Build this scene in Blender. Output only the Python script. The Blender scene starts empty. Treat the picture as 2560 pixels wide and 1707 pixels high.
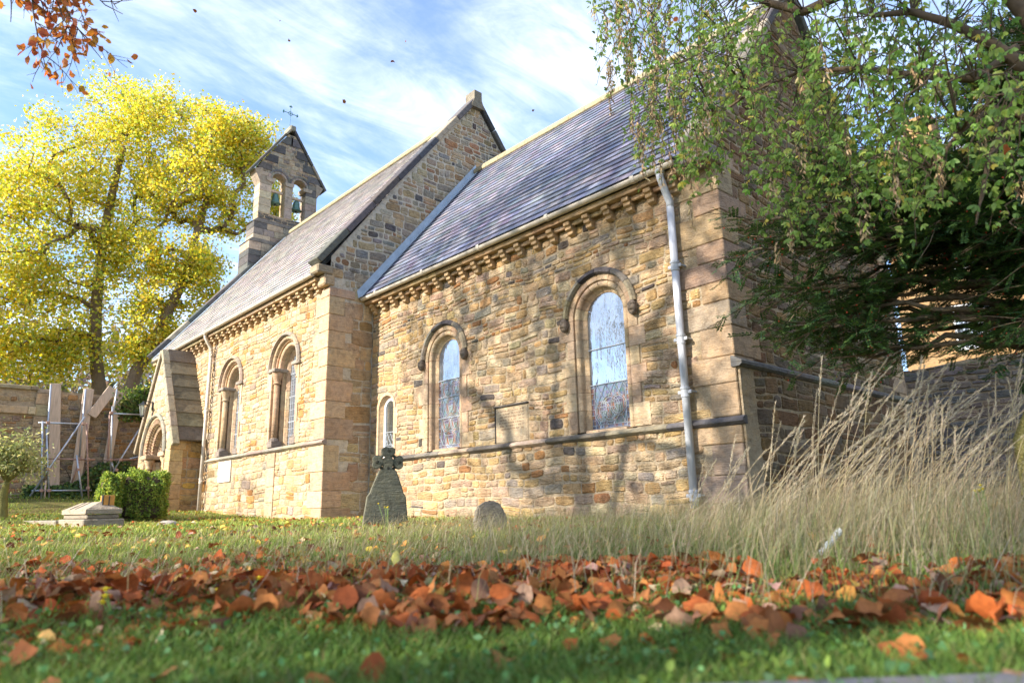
import bpy, bmesh, math, random
import numpy as np
from mathutils import Vector, Matrix

random.seed(7)
rng = np.random.default_rng(7)
R = math.radians
scene = bpy.context.scene
coll = scene.collection

# ------------------------------------------------------------------ camera
CAM = np.array([4.3293, -7.8903, 0.22])
AX_R = np.array([0.67664542, 0.73595443, -0.02284846])
AX_U = np.array([0.18595772, -0.14078201, 0.97241974])
AX_F = np.array([-0.71243997, 0.66223221, 0.23211591])
cd = bpy.data.cameras.new('camera')
cam = bpy.data.objects.new('camera', cd)
coll.objects.link(cam)
m = Matrix.Identity(4)
for i in range(3):
    m[i][0] = AX_R[i]; m[i][1] = AX_U[i]; m[i][2] = -AX_F[i]; m[i][3] = CAM[i]
cam.matrix_world = m
cd.sensor_width = 36.0
cd.lens = 24.0
cd.clip_start = 0.05
cd.clip_end = 3000
cd.dof.use_dof = True
cd.dof.focus_distance = 12.0
cd.dof.aperture_fstop = 2.2
scene.camera = cam

# ------------------------------------------------------------------ sky, sun, exposure
SUN_AZ = R(14)      # west of south
SUN_EL = R(27)
w = bpy.data.worlds.new('World'); scene.world = w
w.use_nodes = True
nt = w.node_tree; nt.nodes.clear()
N = nt.nodes.new; L = nt.links.new
sky = N('ShaderNodeTexSky'); sky.sky_type = 'NISHITA'; sky.sun_disc = False
sky.sun_elevation = SUN_EL; sky.sun_rotation = math.pi + SUN_AZ
sky.air_density = 1.0; sky.dust_density = 0.3; sky.ozone_density = 4.5
tc = N('ShaderNodeTexCoord')
sep = N('ShaderNodeSeparateXYZ'); L(tc.outputs['Generated'], sep.inputs[0])
mz = N('ShaderNodeMath'); mz.operation = 'MAXIMUM'; mz.inputs[1].default_value = 0.0; L(sep.outputs[2], mz.inputs[0])
az_ = N('ShaderNodeMath'); az_.operation = 'ADD'; az_.inputs[1].default_value = 0.12; L(mz.outputs[0], az_.inputs[0])
dx = N('ShaderNodeMath'); dx.operation = 'DIVIDE'; L(sep.outputs[0], dx.inputs[0]); L(az_.outputs[0], dx.inputs[1])
dy = N('ShaderNodeMath'); dy.operation = 'DIVIDE'; L(sep.outputs[1], dy.inputs[0]); L(az_.outputs[0], dy.inputs[1])
cmb = N('ShaderNodeCombineXYZ'); L(dx.outputs[0], cmb.inputs[0]); L(dy.outputs[0], cmb.inputs[1])
mp = N('ShaderNodeMapping'); mp.inputs['Rotation'].default_value = (0, 0, R(-52)); mp.inputs['Scale'].default_value = (1.1, 0.62, 1)
L(cmb.outputs[0], mp.inputs[0])
n1 = N('ShaderNodeTexNoise'); n1.inputs['Scale'].default_value = 1.15; n1.inputs['Detail'].default_value = 9; n1.inputs['Roughness'].default_value = 0.62; n1.inputs['Distortion'].default_value = 0.9
L(mp.outputs[0], n1.inputs['Vector'])
mp2 = N('ShaderNodeMapping'); mp2.inputs['Rotation'].default_value = (0, 0, R(-40)); mp2.inputs['Scale'].default_value = (4.0, 1.3, 1); mp2.inputs['Location'].default_value = (3.1, 1.7, 0)
L(cmb.outputs[0], mp2.inputs[0])
n2 = N('ShaderNodeTexNoise'); n2.inputs['Scale'].default_value = 1.6; n2.inputs['Detail'].default_value = 8; n2.inputs['Roughness'].default_value = 0.65; n2.inputs['Distortion'].default_value = 1.2
L(mp2.outputs[0], n2.inputs['Vector'])
mulc = N('ShaderNodeMath'); mulc.operation = 'MULTIPLY_ADD'; mulc.inputs[1].default_value = 0.42; L(n2.outputs['Fac'], mulc.inputs[0]); L(n1.outputs['Fac'], mulc.inputs[2])
ramp = N('ShaderNodeValToRGB'); ramp.color_ramp.elements[0].position = 0.56; ramp.color_ramp.elements[1].position = 0.97
ramp.color_ramp.interpolation = 'EASE'
L(mulc.outputs[0], ramp.inputs[0])
cf = N('ShaderNodeMath'); cf.operation = 'MULTIPLY'; cf.inputs[1].default_value = 0.68; L(ramp.outputs[0], cf.inputs[0])
cv = N('ShaderNodeMath'); cv.operation = 'ADD'; cv.inputs[1].default_value = 0.06; L(cf.outputs[0], cv.inputs[0])
mixc = N('ShaderNodeMixRGB'); mixc.inputs[2].default_value = (4.6, 4.8, 5.2, 1)
L(cv.outputs[0], mixc.inputs[0]); L(sky.outputs[0], mixc.inputs[1])
bg = N('ShaderNodeBackground'); bg.inputs['Strength'].default_value = 0.15
L(mixc.outputs[0], bg.inputs['Color'])
wo = N('ShaderNodeOutputWorld'); L(bg.outputs[0], wo.inputs['Surface'])

sd = bpy.data.lights.new('sun', 'SUN'); sd.energy = 4.6; sd.angle = R(0.53); sd.color = (1.0, 0.93, 0.82)
sun = bpy.data.objects.new('sun', sd); coll.objects.link(sun)
SUN_DIR = np.array([-math.sin(SUN_AZ) * math.cos(SUN_EL), -math.cos(SUN_AZ) * math.cos(SUN_EL), math.sin(SUN_EL)])
sun.rotation_euler = Vector(-SUN_DIR).to_track_quat('-Z', 'Y').to_euler()
sun.location = Vector(SUN_DIR * 60)

scene.view_settings.view_transform = 'Standard'
scene.view_settings.look = 'None'
scene.view_settings.gamma = 1.0
scene.view_settings.use_curve_mapping = False
scene.view_settings.exposure = 1.48
scene.render.engine = 'CYCLES'
scene.cycles.use_denoising = True
scene.cycles.max_bounces = 6
scene.cycles.diffuse_bounces = 3
scene.cycles.glossy_bounces = 3
scene.cycles.transmission_bounces = 4

# ------------------------------------------------------------------ helpers
F_PX = 1706.7
def ray(px, py):
    v = np.array([px - 1280.0, -(py - 853.5), F_PX])
    return AX_R * v[0] + AX_U * v[1] + AX_F * v[2]
def on(px, py, axis, val):
    r = ray(px, py)
    return CAM + r * ((val - CAM[axis]) / r[axis])
def atd(px, py, d):
    r = ray(px, py); h = math.hypot(r[0], r[1])
    return CAM + r * (d / h)
def proj(P):
    P = np.atleast_2d(np.asarray(P, float)) - CAM
    z = P @ AX_F
    zz = np.where(z > 0.05, z, 0.05)
    return 1280 + F_PX * (P @ AX_R) / zz, 853.5 - F_PX * (P @ AX_U) / zz, z

def sstep(a, b, x):
    t = np.clip((x - a) / (b - a), 0, 1); return t * t * (3 - 2 * t)

def ground_z(x, y):
    x = np.asarray(x, float); y = np.asarray(y, float)
    d = np.hypot(x - CAM[0], y - CAM[1])
    z = -0.12 + 0.08 * sstep(2.5, 9, d) + 0.04 * sstep(8, 12, d)
    z = z + 0.22 * sstep(-9.5, -16.5, x) + 0.62 * sstep(-17.5, -22.2, x)
    z = z + 0.07 * np.clip(-x - 24, 0, 200) * sstep(-24, -34, x)
    z = z + 0.5 * sstep(6, 12, y) + 0.03 * np.clip(y - 12, 0, 200)
    z = z + 0.018 * np.sin(x * 1.7 + 0.6 * y) * np.cos(y * 1.3 - x * 0.4) + 0.012 * np.sin(3.1 * x - 2.2 * y)
    return z

def tag(o, label=None, cat=None, group=None, kind=None):
    if label: o['label'] = label
    if cat: o['category'] = cat
    if group: o['group'] = group
    if kind: o['kind'] = kind
    return o

def empty(name, loc=(0, 0, 0), parent=None):
    o = bpy.data.objects.new(name, None)
    o.empty_display_size = 0.2
    coll.objects.link(o); o.location = loc
    if parent: o.parent = parent
    return o

def link(name, me, mat=None, parent=None, loc=None):
    o = bpy.data.objects.new(name, me)
    coll.objects.link(o)
    if mat is not None and len(me.materials) == 0: me.materials.append(mat)
    if parent: o.parent = parent
    if loc is not None: o.location = loc
    return o

class MB:
    def __init__(s): s.v = []; s.f = []; s.c = []
    def add(s, verts, faces, col=(1, 1, 1)):
        b = len(s.v)
        s.v.extend([tuple(float(c) for c in p) for p in verts])
        s.f.extend([tuple(i + b for i in f) for f in faces])
        s.c.extend([col] * len(verts))
        return b
    def mesh(s, name, smooth=False):
        me = bpy.data.meshes.new(name)
        me.from_pydata(s.v, [], s.f)
        a = me.color_attributes.new('col', 'FLOAT_COLOR', 'POINT')
        arr = np.ones((len(s.v), 4), np.float32); arr[:, :3] = np.array(s.c, np.float32).reshape(-1, 3)
        a.data.foreach_set('color', arr.ravel())
        if smooth: me.polygons.foreach_set('use_smooth', [True] * len(me.polygons))
        me.update()
        return me
    def build(s, name, mat, parent=None, smooth=False, loc=None, recalc=False):
        me = s.mesh(name, smooth)
        if recalc:
            bm = bmesh.new(); bm.from_mesh(me); bmesh.ops.recalc_face_normals(bm, faces=bm.faces); bm.to_mesh(me); bm.free()
        return link(name, me, mat, parent, loc)

BOXF = [(0, 3, 2, 1), (4, 5, 6, 7), (0, 1, 5, 4), (1, 2, 6, 5), (2, 3, 7, 6), (3, 0, 4, 7)]
def box(mb, lo, hi, col=(1, 1, 1), T=None):
    x0, y0, z0 = lo; x1, y1, z1 = hi
    v = [(x0, y0, z0), (x1, y0, z0), (x1, y1, z0), (x0, y1, z0), (x0, y0, z1), (x1, y0, z1), (x1, y1, z1), (x0, y1, z1)]
    if T is not None: v = [T(p) for p in v]
    mb.add(v, BOXF, col)

def cbox(mb, lo, hi, b, col=(1, 1, 1), T=None, jit=0.0):
    """chamfered box, 44 triangles"""
    lo = list(lo); hi = list(hi)
    verts = []; idx = {}
    for ax in range(3):
        for s in (0, 1):
            for i in (0, 1):
                for j in (0, 1):
                    p = [0, 0, 0]; o = [k for k in range(3) if k != ax]
                    p[ax] = hi[ax] if s else lo[ax]
                    p[o[0]] = hi[o[0]] - b if i else lo[o[0]] + b
                    p[o[1]] = hi[o[1]] - b if j else lo[o[1]] + b
                    if jit: p = [c + random.uniform(-jit, jit) for c in p]
                    idx[(ax, s, i, j)] = len(verts); verts.append(p)
    faces = []
    for ax in range(3):
        for s in (0, 1):
            q = [idx[(ax, s, 0, 0)], idx[(ax, s, 1, 0)], idx[(ax, s, 1, 1)], idx[(ax, s, 0, 1)]]
            flip = (s == 0) ^ (ax == 1)
            faces.append(tuple(q[::-1]) if flip else tuple(q))
    def key(ax, signs):
        o = [k for k in range(3) if k != ax]
        return idx[(ax, signs[ax], signs[o[0]], signs[o[1]])]
    for a in range(3):
        b1, c1 = [k for k in range(3) if k != a]
        for sb in (0, 1):
            for sc in (0, 1):
                s0 = {a: 0, b1: sb, c1: sc}; s1 = {a: 1, b1: sb, c1: sc}
                faces.append((key(b1, s0), key(b1, s1), key(c1, s1), key(c1, s0)))
    for sx in (0, 1):
        for sy in (0, 1):
            for sz in (0, 1):
                s = {0: sx, 1: sy, 2: sz}
                faces.append((key(0, s), key(1, s), key(2, s)))
    if T is not None: verts = [T(p) for p in verts]
    mb.add(verts, faces, col)

def frame_of(axis, dirv):
    d = np.asarray(dirv, float); d = d / (np.linalg.norm(d) + 1e-9)
    h = np.array([0, 0, 1.0]) if abs(d[2]) < 0.9 else np.array([1.0, 0, 0])
    a = np.cross(d, h); a /= np.linalg.norm(a); b = np.cross(d, a)
    return a, b
def tube(mb, pts, rad, n=6, col=(1, 1, 1), cap=True):
    pts = [np.asarray(p, float) for p in pts]
    if not hasattr(rad, '__len__'): rad = [rad] * len(pts)
    vs = []; a = b = None
    for i, p in enumerate(pts):
        d = pts[min(i + 1, len(pts) - 1)] - pts[max(i - 1, 0)]
        d = d / (np.linalg.norm(d) + 1e-9)
        if a is None: a, b = frame_of(None, d)
        else:
            a = a - d * (a @ d); a /= (np.linalg.norm(a) + 1e-9); b = np.cross(d, a)
        for k in range(n):
            t = 2 * math.pi * k / n
            vs.append(p + rad[i] * (math.cos(t) * a + math.sin(t) * b))
    fs = []
    for i in range(len(pts) - 1):
        for k in range(n):
            k2 = (k + 1) % n
            fs.append((i * n + k, i * n + k2, (i + 1) * n + k2, (i + 1) * n + k))
    if cap:
        fs.append(tuple(range(n - 1, -1, -1))); o = (len(pts) - 1) * n; fs.append(tuple(range(o, o + n)))
    mb.add(vs, fs, col)

def lathe(mb, prof, n=12, origin=(0, 0, 0), col=(1, 1, 1)):
    vs = []; fs = []
    for (r, z) in prof:
        for k in range(n):
            t = 2 * math.pi * k / n
            vs.append((origin[0] + r * math.cos(t), origin[1] + r * math.sin(t), origin[2] + z))
    for i in range(len(prof) - 1):
        for k in range(n):
            k2 = (k + 1) % n
            fs.append((i * n + k, i * n + k2, (i + 1) * n + k2, (i + 1) * n + k))
    fs.append(tuple(range(n - 1, -1, -1))); o = (len(prof) - 1) * n; fs.append(tuple(range(o, o + n)))
    mb.add(vs, fs, col)

def np_mesh(name, V, Fq, C=None, smooth=False):
    """V (n,3), Fq (m,k) equal-size faces, C (n,3)"""
    V = np.ascontiguousarray(V, np.float32); Fq = np.ascontiguousarray(Fq, np.int32)
    me = bpy.data.meshes.new(name)
    k = Fq.shape[1]
    me.vertices.add(len(V)); me.vertices.foreach_set('co', V.ravel())
    me.loops.add(Fq.size); me.loops.foreach_set('vertex_index', Fq.ravel())
    me.polygons.add(len(Fq))
    me.polygons.foreach_set('loop_start', np.arange(0, Fq.size, k, dtype=np.int32))
    me.polygons.foreach_set('loop_total', np.full(len(Fq), k, np.int32))
    if smooth: me.polygons.foreach_set('use_smooth', np.ones(len(Fq), bool))
    if C is not None:
        a = me.color_attributes.new('col', 'FLOAT_COLOR', 'POINT')
        arr = np.ones((len(V), 4), np.float32); arr[:, :3] = C
        a.data.foreach_set('color', arr.ravel())
    me.update(calc_edges=True); me.validate()
    return me

def unit(v): return v / (np.linalg.norm(v, axis=-1, keepdims=True) + 1e-9)
def rand_dirs(n):
    v = rng.normal(size=(n, 3)); return unit(v)

def leaf_arrays(P, A, Bv, Ln, Wd, fold=0.25, curl=0.0):
    """leaf of 6 verts / 2 quads: base P, long axis A, width axis Bv"""
    A = unit(A); Bv = unit(Bv - A * np.sum(A * Bv, -1, keepdims=True)); Nn = np.cross(A, Bv)
    Ln = Ln[:, None]; Wd = Wd[:, None]
    base = P
    c1 = Nn * Ln * curl
    l1 = P + A * Ln * 0.35 + Bv * Wd * 0.5 + Nn * Wd * fold
    l2 = P + A * Ln * 0.72 + Bv * Wd * 0.36 + Nn * Wd * fold * 0.8 + c1 * 0.5
    tip = P + A * Ln + c1
    r2 = P + A * Ln * 0.72 - Bv * Wd * 0.36 + Nn * Wd * fold * 0.8 + c1 * 0.5
    r1 = P + A * Ln * 0.35 - Bv * Wd * 0.5 + Nn * Wd * fold
    V = np.stack([base, l1, l2, tip, r2, r1], 1).reshape(-1, 3)
    n = len(P); b = (np.arange(n) * 6)[:, None]
    F = np.concatenate([b + np.array([[0, 3, 2, 1]]), b + np.array([[0, 5, 4, 3]])], 0)
    return V, F
def diamond_arrays(P, A, Bv, Ln, Wd, fold=0.15):
    A = unit(A); Bv = unit(Bv - A * np.sum(A * Bv, -1, keepdims=True)); Nn = np.cross(A, Bv)
    Ln = Ln[:, None]; Wd = Wd[:, None]
    V = np.stack([P, P + A * Ln * .45 + Bv * Wd * .5 + Nn * Wd * fold, P + A * Ln, P + A * Ln * .45 - Bv * Wd * .5 + Nn * Wd * fold], 1).reshape(-1, 3)
    b = (np.arange(len(P)) * 4)[:, None]
    return V, b + np.array([[0, 1, 2, 3]])
def pick(pal, wts, n, jit=0.15):
    pal = np.array(pal, float); wts = np.array(wts, float); wts /= wts.sum()
    c = pal[rng.choice(len(pal), n, p=wts)]
    return np.clip(c * (1 + rng.normal(size=(n, 1)) * jit) * (1 + rng.normal(size=(n, 3)) * jit * .35), 0.004, 0.95)

# ------------------------------------------------------------------ materials
def new_mat(name):
    mt = bpy.data.materials.new(name); mt.use_nodes = True
    t = mt.node_tree; t.nodes.clear()
    return mt, t, t.nodes.new, t.links.new
def out(t, sh):
    o = t.nodes.new('ShaderNodeOutputMaterial'); t.links.new(sh, o.inputs['Surface'])
def principled(N, rough=0.8, spec=0.3):
    p = N('ShaderNodeBsdfPrincipled'); p.inputs['Roughness'].default_value = rough
    p.inputs['Specular IOR Level'].default_value = spec
    return p
def noise(N, L, vec, scale, detail=4, rough=0.55, dist=0.0):
    n = N('ShaderNodeTexNoise'); n.inputs['Scale'].default_value = scale; n.inputs['Detail'].default_value = detail
    n.inputs['Roughness'].default_value = rough; n.inputs['Distortion'].default_value = dist
    if vec is not None: L(vec, n.inputs['Vector'])
    return n
def mapping(N, L, vec, scale=(1, 1, 1), rot=(0, 0, 0), loc=(0, 0, 0)):
    m = N('ShaderNodeMapping'); m.inputs['Scale'].default_value = scale; m.inputs['Rotation'].default_value = rot; m.inputs['Location'].default_value = loc
    L(vec, m.inputs[0]); return m.outputs[0]
def rampn(N, L, fac, stops):
    r = N('ShaderNodeValToRGB'); e = r.color_ramp.elements
    while len(e) < len(stops): e.new(0.5)
    for k, (p, c) in enumerate(stops):
        e[k].position = p; e[k].color = (*c, 1) if len(c) == 3 else c
    L(fac, r.inputs[0]); return r.outputs[0]
def mixrgb(N, L, fac, a, b, typ='MIX'):
    m = N('ShaderNodeMixRGB'); m.blend_type = typ
    for k, v in ((0, fac), (1, a), (2, b)):
        if isinstance(v, (int, float)): m.inputs[k].default_value = v
        elif isinstance(v, tuple): m.inputs[k].default_value = (*v, 1)
        else: L(v, m.inputs[k])
    return m.outputs[0]

def stone_mat(name, bump=0.5, bed=1.0, stain=0.4, pits=0.6, use_attr=True, col=(.4, .3, .2), warm=0.35):
    mt, t, N, L = new_mat(name)
    g = N('ShaderNodeNewGeometry'); pos = g.outputs['Position']
    if use_attr:
        a = N('ShaderNodeAttribute'); a.attribute_name = 'col'; base = a.outputs['Color']
    else:
        a = N('ShaderNodeRGB'); a.outputs[0].default_value = (*col, 1); base = a.outputs[0]
    # bedding planes: noise squeezed in z, tilted by low noise
    warp = noise(N, L, pos, 1.7, 2)
    wv = mixrgb(N, L, 0.12, pos, warp.outputs['Color'], 'ADD')
    bv = mapping(N, L, wv, (2.2, 2.2, 20 * bed), rot=(R(5), R(-6), 0))
    bedn = noise(N, L, bv, 2.4, 6, 0.62)
    big = noise(N, L, pos, 2.3, 5, 0.6)
    fine = noise(N, L, pos, 42, 6, 0.65)
    med = noise(N, L, pos, 9, 5, 0.6)
    v = rampn(N, L, bedn.outputs['Fac'], [(0.26, (0.5, 0.46, 0.42)), (0.42, (0.92, 0.9, 0.88)), (0.55, (1, 1, 1)), (0.75, (1.2, 1.14, 1.04))])
    c = mixrgb(N, L, 0.75, base, v, 'MULTIPLY')
    v2 = rampn(N, L, med.outputs['Fac'], [(0.28, (0.66, 0.63, 0.6)), (0.5, (1, 1, 1)), (0.72, (1.22, 1.12, 0.95))])
    c = mixrgb(N, L, 0.8, c, v2, 'MULTIPLY')
    wf = rampn(N, L, big.outputs['Fac'], [(0.45, (0, 0, 0)), (0.7, (1, 1, 1))])
    wfm = N('ShaderNodeMath'); wfm.operation = 'MULTIPLY'; wfm.inputs[1].default_value = warm; L(wf, wfm.inputs[0])
    c = mixrgb(N, L, wfm.outputs[0], c, mixrgb(N, L, 1.0, c, (1.25, 0.92, 0.55), 'MULTIPLY'))
    st = noise(N, L, mapping(N, L, pos, (1.6, 1.6, 1.9)), 2.0, 9, 0.78)
    sf = rampn(N, L, st.outputs['Fac'], [(0.53, (0, 0, 0)), (0.68, (1, 1, 1))])
    sfm = N('ShaderNodeMath'); sfm.operation = 'MULTIPLY'; sfm.inputs[1].default_value = stain; L(sf, sfm.inputs[0])
    c = mixrgb(N, L, sfm.outputs[0], c, mixrgb(N, L, 1.0, c, (0.36, 0.35, 0.36), 'MULTIPLY'))
    fv = rampn(N, L, fine.outputs['Fac'], [(0.3, (0.78, 0.76, 0.74)), (0.6, (1.08, 1.08, 1.08))])
    c = mixrgb(N, L, 0.7, c, fv, 'MULTIPLY')
    p = principled(N, 0.92, 0.15)
    L(c, p.inputs['Base Color'])
    vor = N('ShaderNodeTexVoronoi'); vor.inputs['Scale'].default_value = 34; L(mapping(N, L, wv, (1, 1, 1.8)), vor.inputs['Vector'])
    h1 = N('ShaderNodeMath'); h1.operation = 'MULTIPLY_ADD'; h1.inputs[1].default_value = 1.3; L(bedn.outputs['Fac'], h1.inputs[0]); L(med.outputs['Fac'], h1.inputs[2])
    h2 = N('ShaderNodeMath'); h2.operation = 'MULTIPLY_ADD'; h2.inputs[1].default_value = 0.35; L(fine.outputs['Fac'], h2.inputs[0]); L(h1.outputs[0], h2.inputs[2])
    h3 = N('ShaderNodeMath'); h3.operation = 'MULTIPLY_ADD'; h3.inputs[1].default_value = pits * 0.5; L(vor.outputs['Distance'], h3.inputs[0]); L(h2.outputs[0], h3.inputs[2])
    b = N('ShaderNodeBump'); b.inputs['Strength'].default_value = bump; b.inputs['Distance'].default_value = 0.035
    L(h3.outputs[0], b.inputs['Height']); L(b.outputs[0], p.inputs['Normal'])
    out(t, p.outputs[0])
    return mt

def plain_mat(name, col, rough=0.6, spec=0.4, metal=0.0, var=0.25, scale=6, bump=0.1, attr=False, streak=None):
    mt, t, N, L = new_mat(name)
    g = N('ShaderNodeNewGeometry'); pos = g.outputs['Position']
    if attr:
        a = N('ShaderNodeAttribute'); a.attribute_name = 'col'; base = a.outputs['Color']
    else:
        a = N('ShaderNodeRGB'); a.outputs[0].default_value = (*col, 1); base = a.outputs[0]
    vec = pos if streak is None else mapping(N, L, pos, streak)
    n = noise(N, L, vec, scale, 6, 0.6)
    v = rampn(N, L, n.outputs['Fac'], [(0.25, (1 - var,) * 3), (0.75, (1 + var,) * 3)])
    c = mixrgb(N, L, 1.0, base, v, 'MULTIPLY')
    p = principled(N, rough, spec); p.inputs['Metallic'].default_value = metal
    L(c, p.inputs['Base Color'])
    b = N('ShaderNodeBump'); b.inputs['Strength'].default_value = bump; b.inputs['Distance'].default_value = 0.01
    n3 = noise(N, L, vec, scale * 7, 5)
    L(n3.outputs['Fac'], b.inputs['Height']); L(b.outputs[0], p.inputs['Normal'])
    out(t, p.outputs[0]); return mt

def leaf_mat(name, trans=0.35, rough=0.5, attr=True, ramp=None, spec=0.35):
    mt, t, N, L = new_mat(name)
    if attr:
        a = N('ShaderNodeAttribute'); a.attribute_name = 'col'; base = a.outputs['Color']
    else:
        oi = N('ShaderNodeObjectInfo'); base = rampn(N, L, oi.outputs['Random'], ramp)
    g = N('ShaderNodeNewGeometry')
    n = noise(N, L, g.outputs['Position'], 60, 4)
    v = rampn(N, L, n.outputs['Fac'], [(0.3, (0.75, 0.75, 0.75)), (0.7, (1.2, 1.2, 1.2))])
    c = mixrgb(N, L, 1.0, base, v, 'MULTIPLY')
    p = principled(N, rough, spec); L(c, p.inputs['Base Color'])
    tr = N('ShaderNodeBsdfTranslucent'); L(mixrgb(N, L, 1.0, c, (1.25, 1.15, 0.7), 'MULTIPLY'), tr.inputs['Color'])
    ms = N('ShaderNodeMixShader'); ms.inputs[0].default_value = trans
    L(p.outputs[0], ms.inputs[1]); L(tr.outputs[0], ms.inputs[2])
    out(t, ms.outputs[0]); return mt

M_rubble = stone_mat('rubble sandstone', bump=1.0, stain=0.75, pits=0.9)
M_ashlar = stone_mat('dressed sandstone', bump=0.55, bed=1.3, stain=0.5, pits=0.45, warm=0.25)
M_weather = stone_mat('weathered dark sandstone', bump=0.5, bed=0.8, stain=0.7, pits=0.5, warm=0.1)
M_mortar = stone_mat('lime mortar', bump=0.8, bed=0.3, stain=0.45, use_attr=False, col=(0.40, 0.32, 0.22), warm=0.2)
M_mortar_pale = stone_mat('pale pointing', bump=0.6, bed=0.3, stain=0.3, use_attr=False, col=(0.50, 0.45, 0.37), warm=0.1)
M_slate = plain_mat('slate', None, rough=0.5, spec=0.4, var=0.3, scale=14, bump=0.35, attr=True, streak=(1, 1, 1))
M_lead = plain_mat('lead flashing', (0.40, 0.47, 0.55), rough=0.45, spec=0.5, metal=0.2, var=0.2, scale=5)
M_gutter = plain_mat('painted gutter', (0.50, 0.44, 0.36), rough=0.5, var=0.2, scale=4, streak=(1, 1, 4))
M_pipe = plain_mat('grey painted iron', (0.45, 0.46, 0.49), rough=0.5, spec=0.45, var=0.3, scale=4, streak=(5, 5, 0.8))
M_ridge = stone_mat('lichened ridge tile', bump=0.4, stain=0.5, use_attr=False, col=(0.32, 0.285, 0.19), warm=0.3)
M_iron = plain_mat('weathered bronze green iron', (0.05, 0.16, 0.17), rough=0.6, var=0.3)
M_bell = plain_mat('verdigris bell metal', (0.10, 0.19, 0.16), rough=0.5, spec=0.5, metal=0.3, var=0.35, scale=8)
M_wood = plain_mat('weathered timber', (0.52, 0.40, 0.30), rough=0.85, spec=0.2, var=0.25, scale=5, bump=0.3, streak=(4, 4, 0.4))
M_oak = plain_mat('oak door', (0.16, 0.09, 0.045), rough=0.7, var=0.3, scale=6, streak=(6, 6, 0.4))
M_tube = plain_mat('galvanised tube', (0.42, 0.45, 0.50), rough=0.4, spec=0.5, metal=0.6, var=0.25, scale=5)
M_rust = plain_mat('rusty tube', (0.35, 0.22, 0.17), rough=0.7, var=0.3, scale=6)
M_black = plain_mat('black iron', (0.015, 0.017, 0.02), rough=0.4, spec=0.5)
M_white = plain_mat('white plastic', (0.78, 0.79, 0.80), rough=0.5, var=0.08)
M_orange = plain_mat('orange timber', (0.50, 0.23, 0.05), rough=0.6, var=0.2)
M_cameo = plain_mat('lead cames', (0.40, 0.43, 0.47), rough=0.5, metal=0.2, var=0.15)
M_bark = stone_mat('bark', bump=0.9, bed=0.12, stain=0.4, use_attr=False, col=(0.20, 0.15, 0.10), warm=0.1)
M_barkmoss = stone_mat('mossy bark', bump=0.9, bed=0.12, stain=0.4, use_attr=False, col=(0.22, 0.20, 0.07), warm=0.3)
M_twig = plain_mat('twig', (0.10, 0.07, 0.045), rough=0.85, spec=0.2, var=0.3, scale=12)
M_leaf = leaf_mat('leaf', 0.52)
M_needle = leaf_mat('needle', 0.15, rough=0.55)
M_grass = leaf_mat('grass', 0.3, rough=0.6, spec=0.2)
M_litter = leaf_mat('dead leaf', 0.12, rough=0.8, spec=0.12)
M_fallen = leaf_mat('fallen leaf', 0.10, rough=0.75, attr=False, spec=0.15, ramp=[(0.0, (0.26, 0.065, 0.02)), (0.25, (0.40, 0.105, 0.026)), (0.5, (0.30, 0.12, 0.045)), (0.75, (0.44, 0.165, 0.045)), (0.9, (0.12, 0.045, 0.025)), (1.0, (0.44, 0.27, 0.17))])
M_petal = plain_mat('yellow petal', (0.85, 0.62, 0.02), rough=0.6, var=0.1)
M_berry = plain_mat('red berry', (0.65, 0.07, 0.03), rough=0.35, spec=0.5, var=0.1)

def glass_mat(name, tint, refl=0.35):
    mt, t, N, L = new_mat(name)
    a = N('ShaderNodeAttribute'); a.attribute_name = 'col'
    p = principled(N, 0.25, 0.5); L(mixrgb(N, L, 1.0, a.outputs['Color'], tint, 'MULTIPLY'), p.inputs['Base Color'])
    gl = N('ShaderNodeBsdfGlossy'); gl.inputs['Roughness'].default_value = 0.02; gl.inputs['Color'].default_value = (0.92, 0.95, 1, 1)
    g = N('ShaderNodeNewGeometry')
    n = noise(N, L, mapping(N, L, g.outputs['Position'], (3.5, 3.5, 1.2)), 2.2, 3)
    b = N('ShaderNodeBump'); b.inputs['Strength'].default_value = 0.22; b.inputs['Distance'].default_value = 0.03
    L(n.outputs['Fac'], b.inputs['Height']); L(b.outputs[0], gl.inputs['Normal'])
    fr = N('ShaderNodeLayerWeight'); fr.inputs['Blend'].default_value = 0.3
    mm = N('ShaderNodeMath'); mm.operation = 'MULTIPLY_ADD'; mm.inputs[1].default_value = 0.5; mm.inputs[2].default_value = refl; L(fr.outputs['Fresnel'], mm.inputs[0])
    ms = N('ShaderNodeMixShader'); L(mm.outputs[0], ms.inputs[0]); L(p.outputs[0], ms.inputs[1]); L(gl.outputs[0], ms.inputs[2])
    out(t, ms.outputs[0]); return mt
M_glass = glass_mat('clear protective glazing', (1, 1, 1), 0.34)
M_stained = glass_mat('stained glass', (1, 1, 1), 0.10)

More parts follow.
